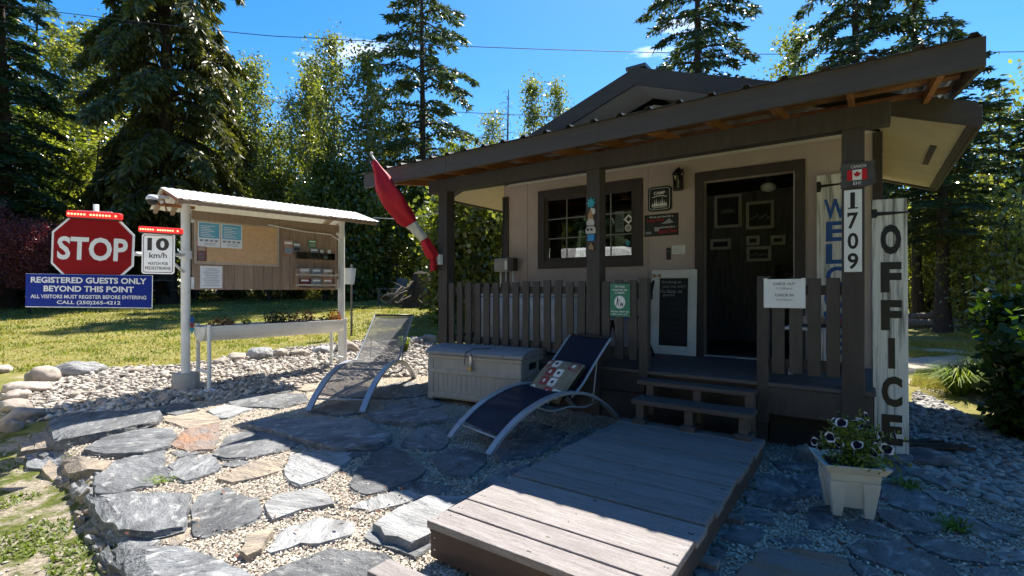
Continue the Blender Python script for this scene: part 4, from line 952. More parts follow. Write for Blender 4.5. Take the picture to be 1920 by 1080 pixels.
tag(bpy.data.objects['tie_cord'], 'thin cord lying over the deck box lid', 'cord')

# ------------------------------------------------------------------ petunia pot
pp = at(1590, 958, 0.03)
pot = thing('planter_pot', 'square cream plastic planter pot on four feet at the boardwalk side', 'planter', pp, R(-17)); pot.scale = (0.8, 0.8, 0.88)
def frus(w0, w1, z0, z1, name, m='pot_plastic', d0=None, d1=None, y=0, bevel=0.006, x=0):
    d0 = d0 or w0; d1 = d1 or w1
    V = [(x+sx*w/2, y+sy*d/2, z) for w, d, z in ((w0, d0, z0), (w1, d1, z1)) for sx, sy in ((-1, -1), (1, -1), (1, 1), (-1, 1))]
    return MB().add(V, [(3, 2, 1, 0), (4, 5, 6, 7), (0, 1, 5, 4), (1, 2, 6, 5), (2, 3, 7, 6), (3, 0, 4, 7)]).build(name, m, pot, bevel=bevel)
frus(0.22, 0.315, 0.06, 0.255, 'body'); frus(0.325, 0.345, 0.256, 0.315, 'collar')
for s in (-1, 1):
    for q in (-1, 1):
        V = [(s*0.075, q*0.12, 0), (s*0.135, q*0.12, 0), (s*0.168, q*0.163, 0.25), (s*0.05, q*0.163, 0.25), (s*0.075, q*0.07, 0), (s*0.135, q*0.07, 0), (s*0.168, q*0.10, 0.25), (s*0.05, q*0.10, 0.25)]
        MB().add(V, [(0, 1, 2, 3), (7, 6, 5, 4), (0, 4, 5, 1), (1, 5, 6, 2), (2, 6, 7, 3), (3, 7, 4, 0)]).build('foot', 'pot_plastic', pot, bevel=0.005)
w1, w2 = 0.37, 0.445; V = []
for w, z in ((w1, 0.316), (w2, 0.375), (w2-0.05, 0.372), (w1-0.06, 0.330)):
    V += [(sx*w/2, sy*w/2, z) for sx, sy in ((-1, -1), (1, -1), (1, 1), (-1, 1))]
Fq = []
for i in range(3): Fq += [(i*4+j, i*4+(j+1) % 4, (i+1)*4+(j+1) % 4, (i+1)*4+j) for j in range(4)]
Fq += [(12, 13, 14, 15), (3, 2, 1, 0)]
MB().add(V, Fq).build('rim', 'pot_plastic', pot, bevel=0.004)
MB().box(-0.14, 0.14, -0.14, 0.14, 0.330, 0.345).build('soil', 'soil', pot)
pet = thing('petunias', 'dark purple petunias with white edges spilling from the cream pot', 'flowers', pot.matrix_basis @ Vector((0, 0, 0.34)), 0)
rg = np.random.default_rng(5)
mbs = MB(); LP = []; FL_P = []
for k in range(30):
    a = rg.uniform(0, 2*math.pi); r = rg.uniform(0.12, 0.32); h = rg.uniform(0.02, 0.26)*(1.25-r*1.6)+0.02
    tip = Vector((math.cos(a)*r*0.9+0.05, math.sin(a)*r*0.55, h)); midp = Vector((tip.x*0.45, tip.y*0.45, h*0.75+0.03))
    pts = [Vector((tip.x*0.15, tip.y*0.15, 0)), midp, tip]; mbs.tube(pts, [0.004, 0.003, 0.002], 5)
    for t in np.linspace(0.1, 1, 22): LP.append((midp*(1-t)+tip*t)+Vector(rg.normal(0, 0.022, 3)))
    FL_P.append(tip)
for k in range(420): LP.append(Vector((rg.normal(0.06, 0.09), rg.normal(-0.05, 0.08), rg.uniform(-0.01, 0.09))))
mbs.build('stems', 'weed_leaf', pet)
P = np.array([p[:] for p in LP]); n = len(P); D = unit(rg.normal(size=(n, 3))+[0, 0, 0.5]); S = unit(np.cross(D, rg.normal(size=(n, 3))))
V, Q = diamonds(P, D, S, rg.uniform(0.018, 0.042, n), rg.uniform(0.010, 0.02, n))
link('leaves', fast_mesh('leaves', V, Q, 'weed_leaf', rg.uniform(size=n)), pet)
for k, p in enumerate(FL_P):
    if k > 23: break
    d = Vector((rg.normal(0, 0.5), -0.7+rg.normal(0, 0.4), rg.uniform(0.0, 0.6))).normalized()
    x = d.cross(Vector((0, 0, 1))).normalized(); y = x.cross(d); rad = rg.uniform(0.024, 0.036)
    V, Fq, V2, F2 = [p-d*0.02], [], [], []
    m = 15
    for j in range(m):
        a = 2*math.pi*j/m; rr_ = rad*(1+0.06*math.cos(5*a)+0.05*math.sin(9*a+k)); q = p+(x*math.cos(a)+y*math.sin(a))*rr_*(0.80+0.10*math.sin(j*1.3+k))+d*0.003; V.append(q)
        V2 += [q, p+(x*math.cos(a)+y*math.sin(a))*rr_*(1.10 if math.sin(j*0.9+k*1.7) > -0.35 else 0.82)+d*0.004]
    Fq = [(0, 1+j, 1+(j+1) % m) for j in range(m)]; F2 = [(2*j, 2*j+1, 2*((j+1) % m)+1, 2*((j+1) % m)) for j in range(m)]
    fl = MB().add(V, Fq).build('flower', 'petal_dark', pet); MB().add(V2, F2).build('petal_edge', 'petal_white', fl)

# ------------------------------------------------------------------ signs on the porch
def sign_at(name, label, cat, u, v, z, group=None, rz=0.0): return thing(name, label, cat, B(u, v, z), TH+rz, group)
# house number on the right post
s = sign_at('number_plate', 'white vertical plate with black house number 1709 on the porch post', 'sign', -0.087, VP-0.076, 1.563)
bx('plate', 'sign_white', s, -0.058, 0.058, -0.008, -0.001, 0, 0.643, 0.002)
for i, ch in enumerate('1709'):
    zc = 0.643-0.085-i*0.158
    text(ch, 0.03 if ch == '1' else 0.07, 0.128, 'black_paint', s, (-0.002 if ch == '1' else 0, -0.0095, zc), bold=0.0 if ch == '1' else 0.022)
    if ch == '1':
        bx('serif', 'black_paint', s, -0.033, 0.033, -0.0105, -0.0092, zc-0.064, zc-0.054, 0)
    if ch == '7': bx('serif', 'black_paint', s, -0.036, -0.025, -0.0105, -0.0092, zc+0.030, zc+0.064, 0)
# CANADA EH! plaque
s = sign_at('wooden_plaque', 'ragged grey plaque with red and white maple leaf flag reading CANADA EH', 'plaque', -0.06, VP-0.077, 2.225)
rr = random.Random(3); pts = []
for i in range(9): pts.append((-0.11+0.22*i/8, 0.0+rr.uniform(-0.004, 0.004)))
for i in range(8): pts.append((0.11+rr.uniform(-0.012, 0.014), 0.19*(i+0.5)/8))
for i in range(9): pts.append((0.11-0.22*i/8, 0.19+rr.uniform(-0.004, 0.004)))
for i in range(8): pts.append((-0.11+rr.uniform(-0.014, 0.012), 0.19-0.19*(i+0.5)/8))
MB().prism(pts, -0.016, -0.001).build('board', 'plaque_grey', s)
bx('flag_field', 'sign_white', s, -0.062, 0.062, -0.019, -0.0165, 0.052, 0.132, 0)
for x0, x1 in ((-0.064, -0.03), (0.03, 0.064)): bx('flag_band', 'flag_red', s, x0, x1, -0.0215, -0.0195, 0.052, 0.132, 0)
LEAF = [(0, 1), (0.16, 0.72), (0.36, 0.82), (0.28, 0.36), (0.5, 0.58), (0.56, 0.46), (0.84, 0.52), (0.74, 0.26), (0.86, 0.18), (0.42, -0.16), (0.48, -0.34), (0.05, -0.27), (0.06, -0.62)]
leaf = LEAF + [(-x, z) for x, z in reversed(LEAF[1:])]
MB().prism([(x*0.028, 0.09+z*0.032) for x, z in leaf], -0.0215, -0.0195).build('maple_leaf', 'flag_red', s)
text('CANADA', 0.10, 0.024, 'sign_white', s, (0.01, -0.0175, 0.158)); text('EH!', 0.048, 0.026, 'sign_white', s, (0.0, -0.0175, 0.028))
# check-out paper
s = sign_at('paper_notice', 'plastic-covered white notice with check out and check in times on the railing', 'notice', -0.565, VP-0.062, 1.27)
bx('sheet', 'paper', s, -0.155, 0.155, -0.006, -0.001, 0, 0.243, 0.001)
for sx in (-1, 1): bx('tape', 'sign_white', s, sx*0.14-0.015, sx*0.14+0.015, -0.008, -0.0065, 0.235, 0.25, 0)
for tx, z, w_, h_, m in (('CHECK OUT', 0.203, 0.165, 0.022, 'print_dark'), ('11:00am', 0.165, 0.115, 0.018, 'print_grey'), ('CHECK IN', 0.108, 0.14, 0.022, 'print_dark'), ('12:00pm', 0.068, 0.12, 0.02, 'print_grey')): text(tx, w_, h_, m, s, (0, -0.007, z), bold=0.012)
# dog sign
s = sign_at('dog_sign', 'green sign telling dog owners to leash, on the left railing', 'sign', -2.035, VP-0.060, 1.15)
bx('plate', 'sign_green', s, -0.108, 0.108, -0.006, -0.001, 0, 0.335, 0.003)
for tx, z, w_, h_ in (('All dogs', 0.305, 0.11, 0.026), ('must be on', 0.274, 0.155, 0.024), ('a leash', 0.245, 0.10, 0.023), ('Please clean up', 0.052, 0.19, 0.022), ('after your pet', 0.026, 0.16, 0.022)): text(tx, w_, h_, 'sign_white', s, (0, -0.0075, z), bold=0.016)
circ = [(0.058*math.cos(2*math.pi*k/28), 0.148+0.066*math.sin(2*math.pi*k/28)) for k in range(28)]
MB().prism(circ, -0.0085, -0.0065).build('disc', 'sign_white', s)
pic = MB(); y0, y1 = -0.0105, -0.009
pic.prism([(-0.022+0.006*math.cos(k), 0.192+0.007*math.sin(k)) for k in np.linspace(0, 6.28, 9)[:-1]], y0, y1)
pic.prism([(-0.030, 0.150), (-0.018, 0.150), (-0.015, 0.183), (-0.027, 0.183)], y0, y1); pic.prism([(-0.030, 0.150), (-0.024, 0.150), (-0.036, 0.112), (-0.042, 0.112)], y0, y1); pic.prism([(-0.024, 0.150), (-0.018, 0.150), (-0.008, 0.112), (-0.014, 0.112)], y0, y1)
pic.prism([(-0.018, 0.178), (-0.015, 0.172), (0.002, 0.158), (0.0, 0.163)], y0, y1); pic.prism([(-0.0, 0.160), (0.002, 0.160), (0.020, 0.138), (0.018, 0.138)], y0, y1)
pic.prism([(0.008, 0.122), (0.034, 0.122), (0.040, 0.140), (0.032, 0.136), (0.008, 0.136)], y0, y1)
for x in (0.009, 0.014, 0.028, 0.032): pic.prism([(x, 0.106), (x+0.003, 0.106), (x+0.004, 0.123), (x, 0.123)], y0, y1)
pic.build('pictogram', 'black_paint', s)
# CAMP sign
s = sign_at('camp_sign', 'black rounded square sign with white CAMP lettering and trees', 'sign', -2.115, VW-0.002, 2.41)
def rrect(w, h, r, z0=0): return [(sx*(w/2-r)+r*math.cos(a), z0+h/2+sz*(h/2-r)+r*math.sin(a)) for sx, sz, a0 in ((1, 1, 0), (-1, 1, 90), (-1, -1, 180), (1, -1, 270)) for a in [R(a0+k*22.5) for k in range(5)]]
MB().prism(rrect(0.30, 0.31, 0.05), -0.025, -0.001).build('board', 'black_paint', s, bevel=0.004)
ring = MB(); o1, i1 = rrect(0.258, 0.268, 0.036, 0.021), rrect(0.250, 0.260, 0.033, 0.025); n = len(o1)
ring.add([(x, -0.0275, z) for x, z in o1]+[(x, -0.0275, z) for x, z in i1], [(i, (i+1) % n, n+(i+1) % n, n+i) for i in range(n)]); ring.build('border_line', 'sign_white', s)
text('CAMP', 0.145, 0.038, 'sign_white', s, (0, -0.0275, 0.228), bold=0.03)
arc = MB(); 
for k in range(10): 
    a0, a1 = -1+2*k/10, -1+2*(k+1)/10; f_ = lambda a: 0.197-0.016*a*a
    arc.add([(a0*0.088, -0.0275, f_(a0)), (a1*0.088, -0.0275, f_(a1)), (a1*0.088, -0.0275, f_(a1)-0.010), (a0*0.088, -0.0275, f_(a0)-0.010)], [(0, 1, 2, 3)])
arc.build('arc_line', 'sign_white', s)
tr = MB()
for x, h, w_ in ((-0.085, 0.05, 0.034), (-0.062, 0.085, 0.03), (-0.04, 0.10, 0.03), (-0.018, 0.07, 0.034), (0.01, 0.08, 0.03), (0.035, 0.11, 0.03), (0.06, 0.075, 0.034), (0.083, 0.055, 0.034)):
    tr.prism([(x-w_/2, 0.065), (x+w_/2, 0.065), (x+0.004, 0.065+h*0.55), (x, 0.065+h), (x-0.004, 0.065+h*0.55)], -0.0276, -0.0270)
tr.build('tree_motif', 'sign_white', s)
for z in (0.052, 0.043): bx('ground_line', 'sign_white', s, -0.09, 0.09, -0.0276, -0.0268, z, z+0.004, 0)
# good time sign
s = sign_at('tin_sign', 'dark tin sign with red Long Time and Good Time script', 'sign', -2.10, VW-0.002, 2.10)
bx('plate', 'black_paint', s, -0.215, 0.215, -0.008, -0.001, 0, 0.275, 0.003)
mnt = MB(); mnt.prism([(0.0, 0.15), (0.07, 0.19), (0.10, 0.215), (0.16, 0.16), (0.10, 0.15)], -0.0092, -0.0085); mnt.prism([(-0.20, 0.03), (-0.12, 0.03), (-0.13, 0.06), (-0.20, 0.065)], -0.0092, -0.0085); mnt.prism([(-0.08, 0.06), (-0.03, 0.06), (-0.02, 0.11), (-0.09, 0.115)], -0.0092, -0.0085); mnt.build('printed_motif', 'print_grey', s)
for tx, x, z, w_, h_, m in (("We're not here for a", 0.0, 0.243, 0.30, 0.026, 'sign_white'), ('Long Time', -0.07, 0.198, 0.21, 0.048, 'flag_red'), ("we're here for a", 0.075, 0.108, 0.20, 0.026, 'sign_white'), ('Good Time', 0.08, 0.057, 0.23, 0.048, 'flag_red')): text(tx, w_, h_, m, s, (x, -0.0105, z), bold=0.01)
# wall notice and doorbell
s = sign_at('wall_notice', 'small cream notice card on the wall beside the doorbell', 'notice', -1.885, VW-0.002, 1.865)
bx('card', 'paper', s, -0.08, 0.08, -0.005, -0.001, 0, 0.105, 0.001)
for k in range(5): bx('text_line', 'print_grey', s, -0.065, 0.06-0.02*(k % 2), -0.0068, -0.0055, 0.018+k*0.017, 0.022+k*0.017, 0)
s = sign_at('doorbell', 'slim black doorbell box on the wall below the tin sign', 'doorbell', -2.005, VW-0.002, 1.80); bx('case', 'black_paint', s, -0.024, 0.024, -0.03, -0.001, 0, 0.145, 0.005); MB().tube([(0, -0.036, 0.10), (0, -0.03, 0.10)], 0.008, 10).build('button', 'print_grey', s)
# lantern
s = sign_at('wall_lantern', 'black wall lantern with glass panes beside the door', 'lantern', -1.86, VW-0.002, 2.60)
bx('back_plate', 'black_paint', s, -0.035, 0.035, -0.018, -0.001, 0.05, 0.30, 0.006)
MB().tube([(0, -0.015, 0.27), (0, -0.06, 0.315), (0, -0.095, 0.295)], 0.009, 7).build('arm', 'black_paint', s, smooth=True)
MB().lathe([(0.012, 0.30), (0.03, 0.285), (0.072, 0.235), (0.076, 0.225), (0.06, 0.222)], 8, (0, -0.10, 0)).build('roof_cap', 'black_paint', s); MB().lathe([(0.058, 0.03), (0.062, 0.04), (0.062, 0.05), (0.05, 0.052)], 8, (0, -0.10, 0)).build('base_ring', 'black_paint', s)
MB().lathe([(0.047, 0.053), (0.056, 0.221)], 8, (0, -0.10, 0)).build('glass_shade', 'lantern_glass', s)
for k in range(8): a = 2*math.pi*k/8; MB().tube([(0.052*math.cos(a), -0.10+0.052*math.sin(a), 0.05), (0.061*math.cos(a), -0.10+0.061*math.sin(a), 0.223)], 0.0045, 5).build('cage_bar', 'black_paint', s)
MB().lathe([(0.012, 0.055), (0.016, 0.10), (0.018, 0.14), (0.006, 0.17)], 8, (0, -0.10, 0)).build('bulb', 'dome_white', s, smooth=True)
# chalkboard
s = sign_at('chalkboard', 'tall chalkboard in a wide white frame leaning by the door', 'chalkboard', -1.93, VW-0.075, FL+0.002)
s.rotation_euler = (R(-3), 0, TH)
for x0, x1, z0, z1 in ((-0.275, -0.175, 0, 1.04), (0.175, 0.275, 0, 1.04), (-0.1745, 0.1745, 0, 0.105), (-0.1745, 0.1745, 0.935, 1.04)): bx('frame', 'white_paint', s, x0, x1, -0.03, 0, z0, z1, 0.005)
bx('slate', 'chalkboard', s, -0.1745, 0.1745, -0.018, -0.004, 0.1055, 0.9345, 0)
for tx, z, w_, x in (('Smoking at', 0.885, 0.24, -0.03), ('your site only!!', 0.83, 0.29, 0.0), ('No Butts on', 0.775, 0.26, -0.03), ('ground', 0.725, 0.14, -0.06)): text(tx, w_, 0.042, 'chalk', s, (x, -0.0195, z))
rr = random.Random(9)
for z in (0.62, 0.55, 0.47, 0.40, 0.33, 0.26):
    pts = [(-0.15+0.3*i/34, -0.020, z+0.014*math.sin(i*1.3+z*40)*rr.uniform(0.3, 1.1)) for i in range(int(rr.uniform(22, 34)))]
    MB().tube(pts, 0.002, 3).build('faint_chalk_line', 'chalk_faint', s)
for sx in (-1, 1): MB().prism([(-0.205, 0.965), (-0.205+sx*0.045, 0.995), (-0.205+sx*0.05, 0.945)], -0.045, -0.031).build('bow', 'ornament_tan', s)
# WELCOME board
s = sign_at('welcome_board', 'weathered white board with blue WELCOME letters standing behind the post', 'sign', -0.262, VW-0.06, FL+0.003)
for x0, x1 in ((-0.165, -0.052), (-0.05, 0.06), (0.062, 0.165)): bx('plank', 'weathered_white', s, x0, x1, -0.02, 0, 0, 1.985, 0.004)
for i, ch in enumerate('WELCOME'): text(ch, 0.20 if ch in 'WMO' else 0.165, 0.205, 'welcome_blue', s, (0.0, -0.0225, 1.985-0.36-i*0.232), bold=0.03)
MB().prism([(-0.165, 1.81), (-0.13, 1.81), (-0.12, 1.855), (0.12, 1.872), (0.12, 1.882), (-0.12, 1.885), (-0.13, 1.92), (-0.165, 1.92)], -0.026, -0.021).build('strap_hinge', 'black_paint', s)
# OFFICE board
ob = at(1670, 864)
s = thing('office_board', 'tall weathered white board with black OFFICE letters leaning at the porch corner', 'sign', (ob.x, ob.y, ob.z-0.01), R(-24))
s.rotation_euler = (R(-1.5), 0, R(-24))
for x0, x1 in ((-0.118, 0.022), (0.0235, 0.118)): bx('plank', 'weathered_white', s, x0, x1, -0.014, 0.014, 0, 2.12, 0.004)
for i, ch in enumerate('OFFICE'):
    text(ch, 0.046 if ch == 'I' else 0.138, 0.245, 'black_paint', s, (0.008, -0.0165, 1.79-i*0.306), bold=0.05)
for zc in (2.005, 0.185): MB().prism([(-0.12, zc-0.035), (-0.085, zc-0.035), (-0.08, zc-0.02), (0.125, zc-0.006), (0.125, zc+0.004), (-0.08, zc+0.012), (-0.085, zc+0.035), (-0.12, zc+0.035)], -0.020, -0.015).build('strap_hinge', 'black_paint', s)

# hanging ornament on the middle post
s = sign_at('hanging_ornament', 'string of painted flower, gnome and camper ornaments hanging on the middle post', 'ornament', -2.345, VP-0.078, 1.85)
MB().tube([(0, -0.004, 0.02), (0, -0.004, 0.53)], 0.002, 4).build('cord', 'cable', s)
fl = [((0.042+0.014*math.cos(8*a))*math.cos(a), 0.48+(0.046+0.014*math.cos(8*a))*math.sin(a)) for a in np.linspace(0, 2*math.pi, 33)[:-1]]
MB().prism(fl, -0.015, -0.006).build('flower', 'turquoise', s)
MB().prism([(-0.035, 0.31), (0.03, 0.31), (0.025, 0.36), (0.0, 0.42), (-0.03, 0.36)], -0.02, -0.006).build('gnome', 'ornament_tan', s, bevel=0.004); MB().prism([(0.0, 0.36), (0.045, 0.36), (0.05, 0.41), (0.02, 0.43), (-0.01, 0.42)], -0.017, -0.0065).build('hat', 'ornament_cream', s, bevel=0.004)
MB().prism([(-0.045, 0.245), (0.04, 0.245), (0.04, 0.29), (0.02, 0.315), (-0.03, 0.315), (-0.05, 0.28)], -0.02, -0.006).build('mushroom', 'ornament_cream', s, bevel=0.004)
MB().prism([(-0.055, 0.16), (0.055, 0.16), (0.055, 0.215), (0.035, 0.235), (-0.04, 0.235), (-0.06, 0.205)], -0.022, -0.006).build('camper', 'ornament_cream', s, bevel=0.004)
for x in (-0.03, 0.012): MB().prism([(x-0.013, 0.19), (x+0.013, 0.19), (x+0.013, 0.215), (x-0.013, 0.215)], -0.0245, -0.0225).build('camper_window', 'print_dark', s)
MB().prism([(-0.04, 0.085), (0.036, 0.08), (0.042, 0.15), (-0.035, 0.155)], -0.018, -0.006).build('tag', 'ornament_blue', s, bevel=0.003); MB().prism([(-0.025, 0.0), (0.03, -0.01), (0.025, 0.035), (0.01, 0.04), (0.008, 0.065), (-0.005, 0.065), (-0.008, 0.04), (-0.028, 0.035)], -0.016, -0.006).build('charm', 'ornament_tan', s)

# stickers and sheets on the window glass, things seen behind it
for nm, lab, u0, u1, z0, z1, m in [('window_paper', 'white page with large pencilled numerals taped high in the right sash', -2.735, -2.61, 2.19, 2.47, 'paper'), ('window_paper', 'cream printed notice taped low in the right sash', -2.735, -2.605, 1.90, 2.17, 'ornament_cream'),
                               ('window_paper', 'narrow notice beside the middle sash bar behind the post', -3.07, -2.99, 1.93, 2.15, 'paper'), ('window_paper', 'tall white page inside the left sash', -3.37, -3.25, 2.02, 2.42, 'paper')]:
    t = thing(nm, lab, 'notice', B((u0+u1)/2, VW+0.036, z0), TH); w_ = (u1-u0)/2
    bx('sheet', m, t, -w_, w_, 0, 0.001, 0, z1-z0, 0)
    for k in range(5): bx('text_line', 'print_grey', t, -w_*0.75, w_*(0.75-0.2*(k % 2)), -0.0016, -0.0006, (z1-z0)*(0.2+0.14*k), (z1-z0)*(0.2+0.14*k)+0.006, 0)
t = thing('window_sticker', 'white diamond sticker with dark centre on the window', 'sticker', B(-2.54, VW+0.019, 2.35), TH); MB().prism([(0, -0.065), (0.07, 0), (0, 0.065), (-0.07, 0)], -0.002, 0).build('backing', 'sign_white', t); MB().prism([(0, -0.035), (0.035, 0), (0, 0.035), (-0.035, 0)], -0.0035, -0.0022).build('motif', 'print_dark', t)
for u, z, r, lab, m, m2 in ((-2.545, 2.235, 0.048, 'round pale sticker below the diamond sticker on the window', 'ornament_cream', 'print_grey'), (-2.475, 1.935, 0.036, 'round white sticker in the lower corner of the window', 'sign_white', 'print_dark')):
    t = thing('window_sticker', lab, 'sticker', B(u, VW+0.019, z), TH)
    for rad, y0, y1, mm in ((r, -0.002, 0, m), (r*0.55, -0.0035, -0.0022, m2)): MB().prism([(rad*math.cos(k*0.3142), rad*math.sin(k*0.3142)) for k in range(20)], y0, y1).build('print', mm, t)
t = thing('window_sticker', 'small blue shield sticker on the window', 'sticker', B(-2.555, VW+0.019, 2.03), TH); MB().prism([(-0.03, 0.03), (0, 0.04), (0.03, 0.03), (0.028, -0.01), (0, -0.04), (-0.028, -0.01)], -0.002, 0).build('print', 'turquoise', t)
t = thing('office_chair', 'dark office chair standing inside the cabin behind the window', 'chair', B(-3.2, 7.2, FL), TH)
bx('seat', 'dark_plastic', t, -0.25, 0.25, -0.25, 0.25, 0.44, 0.52, 0.03); bx('backrest', 'dark_plastic', t, -0.24, 0.24, 0.20, 0.27, 0.6, 1.35, 0.04); MB().tube([(0, 0, 0.05), (0, 0, 0.45)], 0.03, 8).build('pillar', 'steel', t); MB().bar((0, 0.24, 0.45), (0, 0.26, 0.7), 0.06, 0.03).build('back_bracket', 'steel', t)
for k in range(5): a = 2*math.pi*k/5; MB().bar((0, 0, 0.09), (0.28*math.cos(a), 0.28*math.sin(a), 0.05), 0.05, 0.03).build('base_leg', 'dark_plastic', t)
t = thing('counter', 'pale office counter inside the cabin under the window', 'counter', B(-3.1, 6.62, FL), TH); bx('top', 'white_paint', t, -0.62, 0.62, -0.24, 0.28, 1.20, 1.24, 0.006); bx('front', 'interior_wall', t, -0.6, 0.6, -0.2, -0.17, 0.0, 1.199); bx('side', 'interior_wall', t, -0.6, -0.57, -0.169, 0.26, 0.0, 1.199); bx('side', 'interior_wall', t, 0.57, 0.6, -0.169, 0.26, 0.0, 1.199)

# pictures on the back wall seen through the door
def picture(u, z, w_, h_, lab, motif):
    t = thing('picture_frame', lab, 'picture', B(u, VB-0.022, z), TH, 'pictures inside the office')
    f_ = 0.045
    for x0, x1, z0, z1 in ((-w_/2, -w_/2+f_, 0, h_), (w_/2-f_, w_/2, 0, h_), (-w_/2+f_+0.0005, w_/2-f_-0.0005, 0, f_), (-w_/2+f_+0.0005, w_/2-f_-0.0005, h_-f_, h_)): bx('frame', 'frame_silver', t, x0, x1, -0.025, -0.001, z0, z1, 0.004)
    bx('print', 'picture_dark', t, -w_/2+f_, w_/2-f_, -0.012, -0.004, f_, h_-f_, 0)
    if motif == 'camper': MB().prism([(-0.1, h_*0.45), (0.1, h_*0.45), (0.09, h_*0.53), (0.02, h_*0.57), (-0.06, h_*0.56), (-0.1, h_*0.51)], -0.0145, -0.0125).build('printed_motif', 'print_grey', t)
    if motif == 'town':
        mb = MB()
        for k in range(7): x = -w_*0.3+k*w_*0.1; mb.prism([(x-0.018, h_*(0.35+0.05*(k % 3))), (x+0.018, h_*(0.35+0.05*(k % 3))), (x+0.018, h_*(0.42+0.05*(k % 3))), (x-0.018, h_*(0.42+0.05*(k % 3)))], -0.0145, -0.0125)
        mb.build('printed_motif', 'print_grey', t)
def wallpt(px, py, v):
    X = (px-960)/F; du, dv = X*CU[0]+CU[1], X*CV[0]+CV[1]; t = v/dv; return t*du, H+t*(HOR-py)/F, t
for px, py, pw, ph, lab, mo in [(1365, 427, 50, 62, 'larger dark picture of a pale camper seen through the open door', 'camper'), (1425, 429, 50, 52, 'picture of small houses in a pale frame seen through the open door', 'town'), (1423, 490, 44, 28, 'wide dark picture in a pale frame lower inside the office', 'town'), (1351, 468, 38, 20, 'small landscape photo low inside the office', ''), (1412, 460, 24, 18, 'little photo above the wide dark picture', ''), (1459, 459, 26, 18, 'little photo at the far edge of the open door', '')]:
    u, z, t_ = wallpt(px, py, VB-0.03); picture(u, z, pw*t_/F*0.96, ph*t_/F, lab, mo)
u, z, t_ = wallpt(1441, 352, 7.3)
t = thing('ceiling_fan', 'ceiling fan with pale glass lamp inside the office', 'ceiling fan', B(u, 7.3, z), TH)
MB().lathe([(0.03, -0.05), (0.085, -0.03), (0.10, 0.02), (0.05, 0.07)], 14).build('lamp_bowl', 'dome_white', t, smooth=True); MB().tube([(0, 0, 0.06), (0, 0, max(0.12, 2.945-z))], 0.025, 8).build('rod', 'steel', t)
for k in range(4): a = 0.5+math.pi/2*k; MB().bar((0.06*math.cos(a), 0.06*math.sin(a), 0.10), (0.55*math.cos(a), 0.55*math.sin(a), 0.10), 0.12, 0.008).build('blade', 'interior_dark', t)
t = thing('display_shelf', 'dark display shelf of goods against the wall inside the door', 'shelf', B(-0.62, 8.1, FL), TH)
for z in (0.3, 0.7, 1.05): bx('shelf_board', 'interior_dark', t, -0.45, 0.4, -0.15, 0.15, z, z+0.03)
for x in (-0.45, 0.37): bx('upright', 'interior_dark', t, x, x+0.03, -0.15, 0.15, 0, 1.15)

# ------------------------------------------------------------------ things on the porch
t = sign_at('chest_freezer', 'white chest freezer standing behind the porch railing pickets', 'freezer', -3.68, 5.55, FL+0.002)
bx('body', 'van_white', t, -0.58, 0.58, -0.3, 0.3, 0.02, 0.70, 0.015); bx('lid', 'van_white', t, -0.59, 0.59, -0.31, 0.31, 0.708, 0.775, 0.015); bx('plinth', 'dark_plastic', t, -0.56, 0.56, -0.28, 0.28, 0, 0.02, 0); bx('badge', 'print_grey', t, -0.5, -0.4, -0.303, -0.3005, 0.6, 0.62, 0)
t = sign_at('folding_chair', 'black folding chair with its leg standing before the chalkboard', 'chair', -2.25, 5.55, FL+0.002)
for x in (-0.2, 0.2): MB().bar((x, 0.22, 0.9), (x, -0.28, 0.01), 0.025, 0.025).build('leg', 'black_paint', t, bevel=0.004); MB().bar((x*0.9, -0.2, 0.5), (x*0.9, 0.28, 0.01), 0.025, 0.025).build('leg', 'black_paint', t, bevel=0.004)
bx('seat', 'print_grey', t, -0.2, 0.2, -0.22, 0.14, 0.44, 0.465, 0.01); bx('backrest', 'black_paint', t, -0.2, 0.2, 0.18, 0.20, 0.68, 0.88, 0.008)
t = sign_at('side_table', 'small white table behind the right-hand railing', 'table', -0.36, 5.45, FL+0.002)
bx('table_top', 'white_paint', t, -0.26, 0.26, -0.22, 0.22, 0.42, 0.45, 0.006)
for x in (-0.2, 0.2):
    MB().bar((x, -0.18, 0.42), (x*1.1, 0.15, 0.0), 0.03, 0.03).build('leg', 'white_paint', t); MB().bar((x, 0.18, 0.42), (x*1.1, -0.15, 0.0), 0.03, 0.03).build('leg', 'white_paint', t)
t = sign_at('snack_tray', 'tray of red and cream packets on the white porch table', 'tray', -0.36, 5.4, FL+0.456)
bx('tray', 'dark_plastic', t, -0.2, 0.2, -0.12, 0.12, 0, 0.02, 0.004)
for k in range(6): bx('packet', ['brochure_red', 'brochure_cream', 'flag_red'][k % 3], t, -0.18+k*0.06, -0.13+k*0.06, -0.08, 0.06, 0.021, 0.07+0.02*(k % 2), 0.006)
t = sign_at('meter_box', 'grey electrical meter box with conduits at the cabin corner', 'meter box', -4.42, VW-0.13, 1.70)
bx('box', 'meter_grey', t, -0.20, 0.06, -0.03, 0.09, 0, 0.20, 0.006); bx('side_box', 'trim_brown', t, 0.062, 0.15, -0.02, 0.09, 0.01, 0.20, 0.006); bx('label_plate', 'sign_white', t, 0.0, 0.035, -0.034, -0.0305, 0.03, 0.16, 0.001)
for x in (-0.12, -0.02, 0.11): MB().tube([(x, 0.03, 0.0), (x, 0.03, -0.25), (x-0.04, 0.03, -0.9)], 0.014, 7).build('conduit', 'frame_silver', t, smooth=True)
MB().tube([(-0.09, 0.02, 0.2), (-0.10, 0.06, 0.6), (-0.09, 0.08, 1.05), (-0.06, 0.08, 1.12)], 0.012, 6).build('riser_cable', 'cable', t, smooth=True)

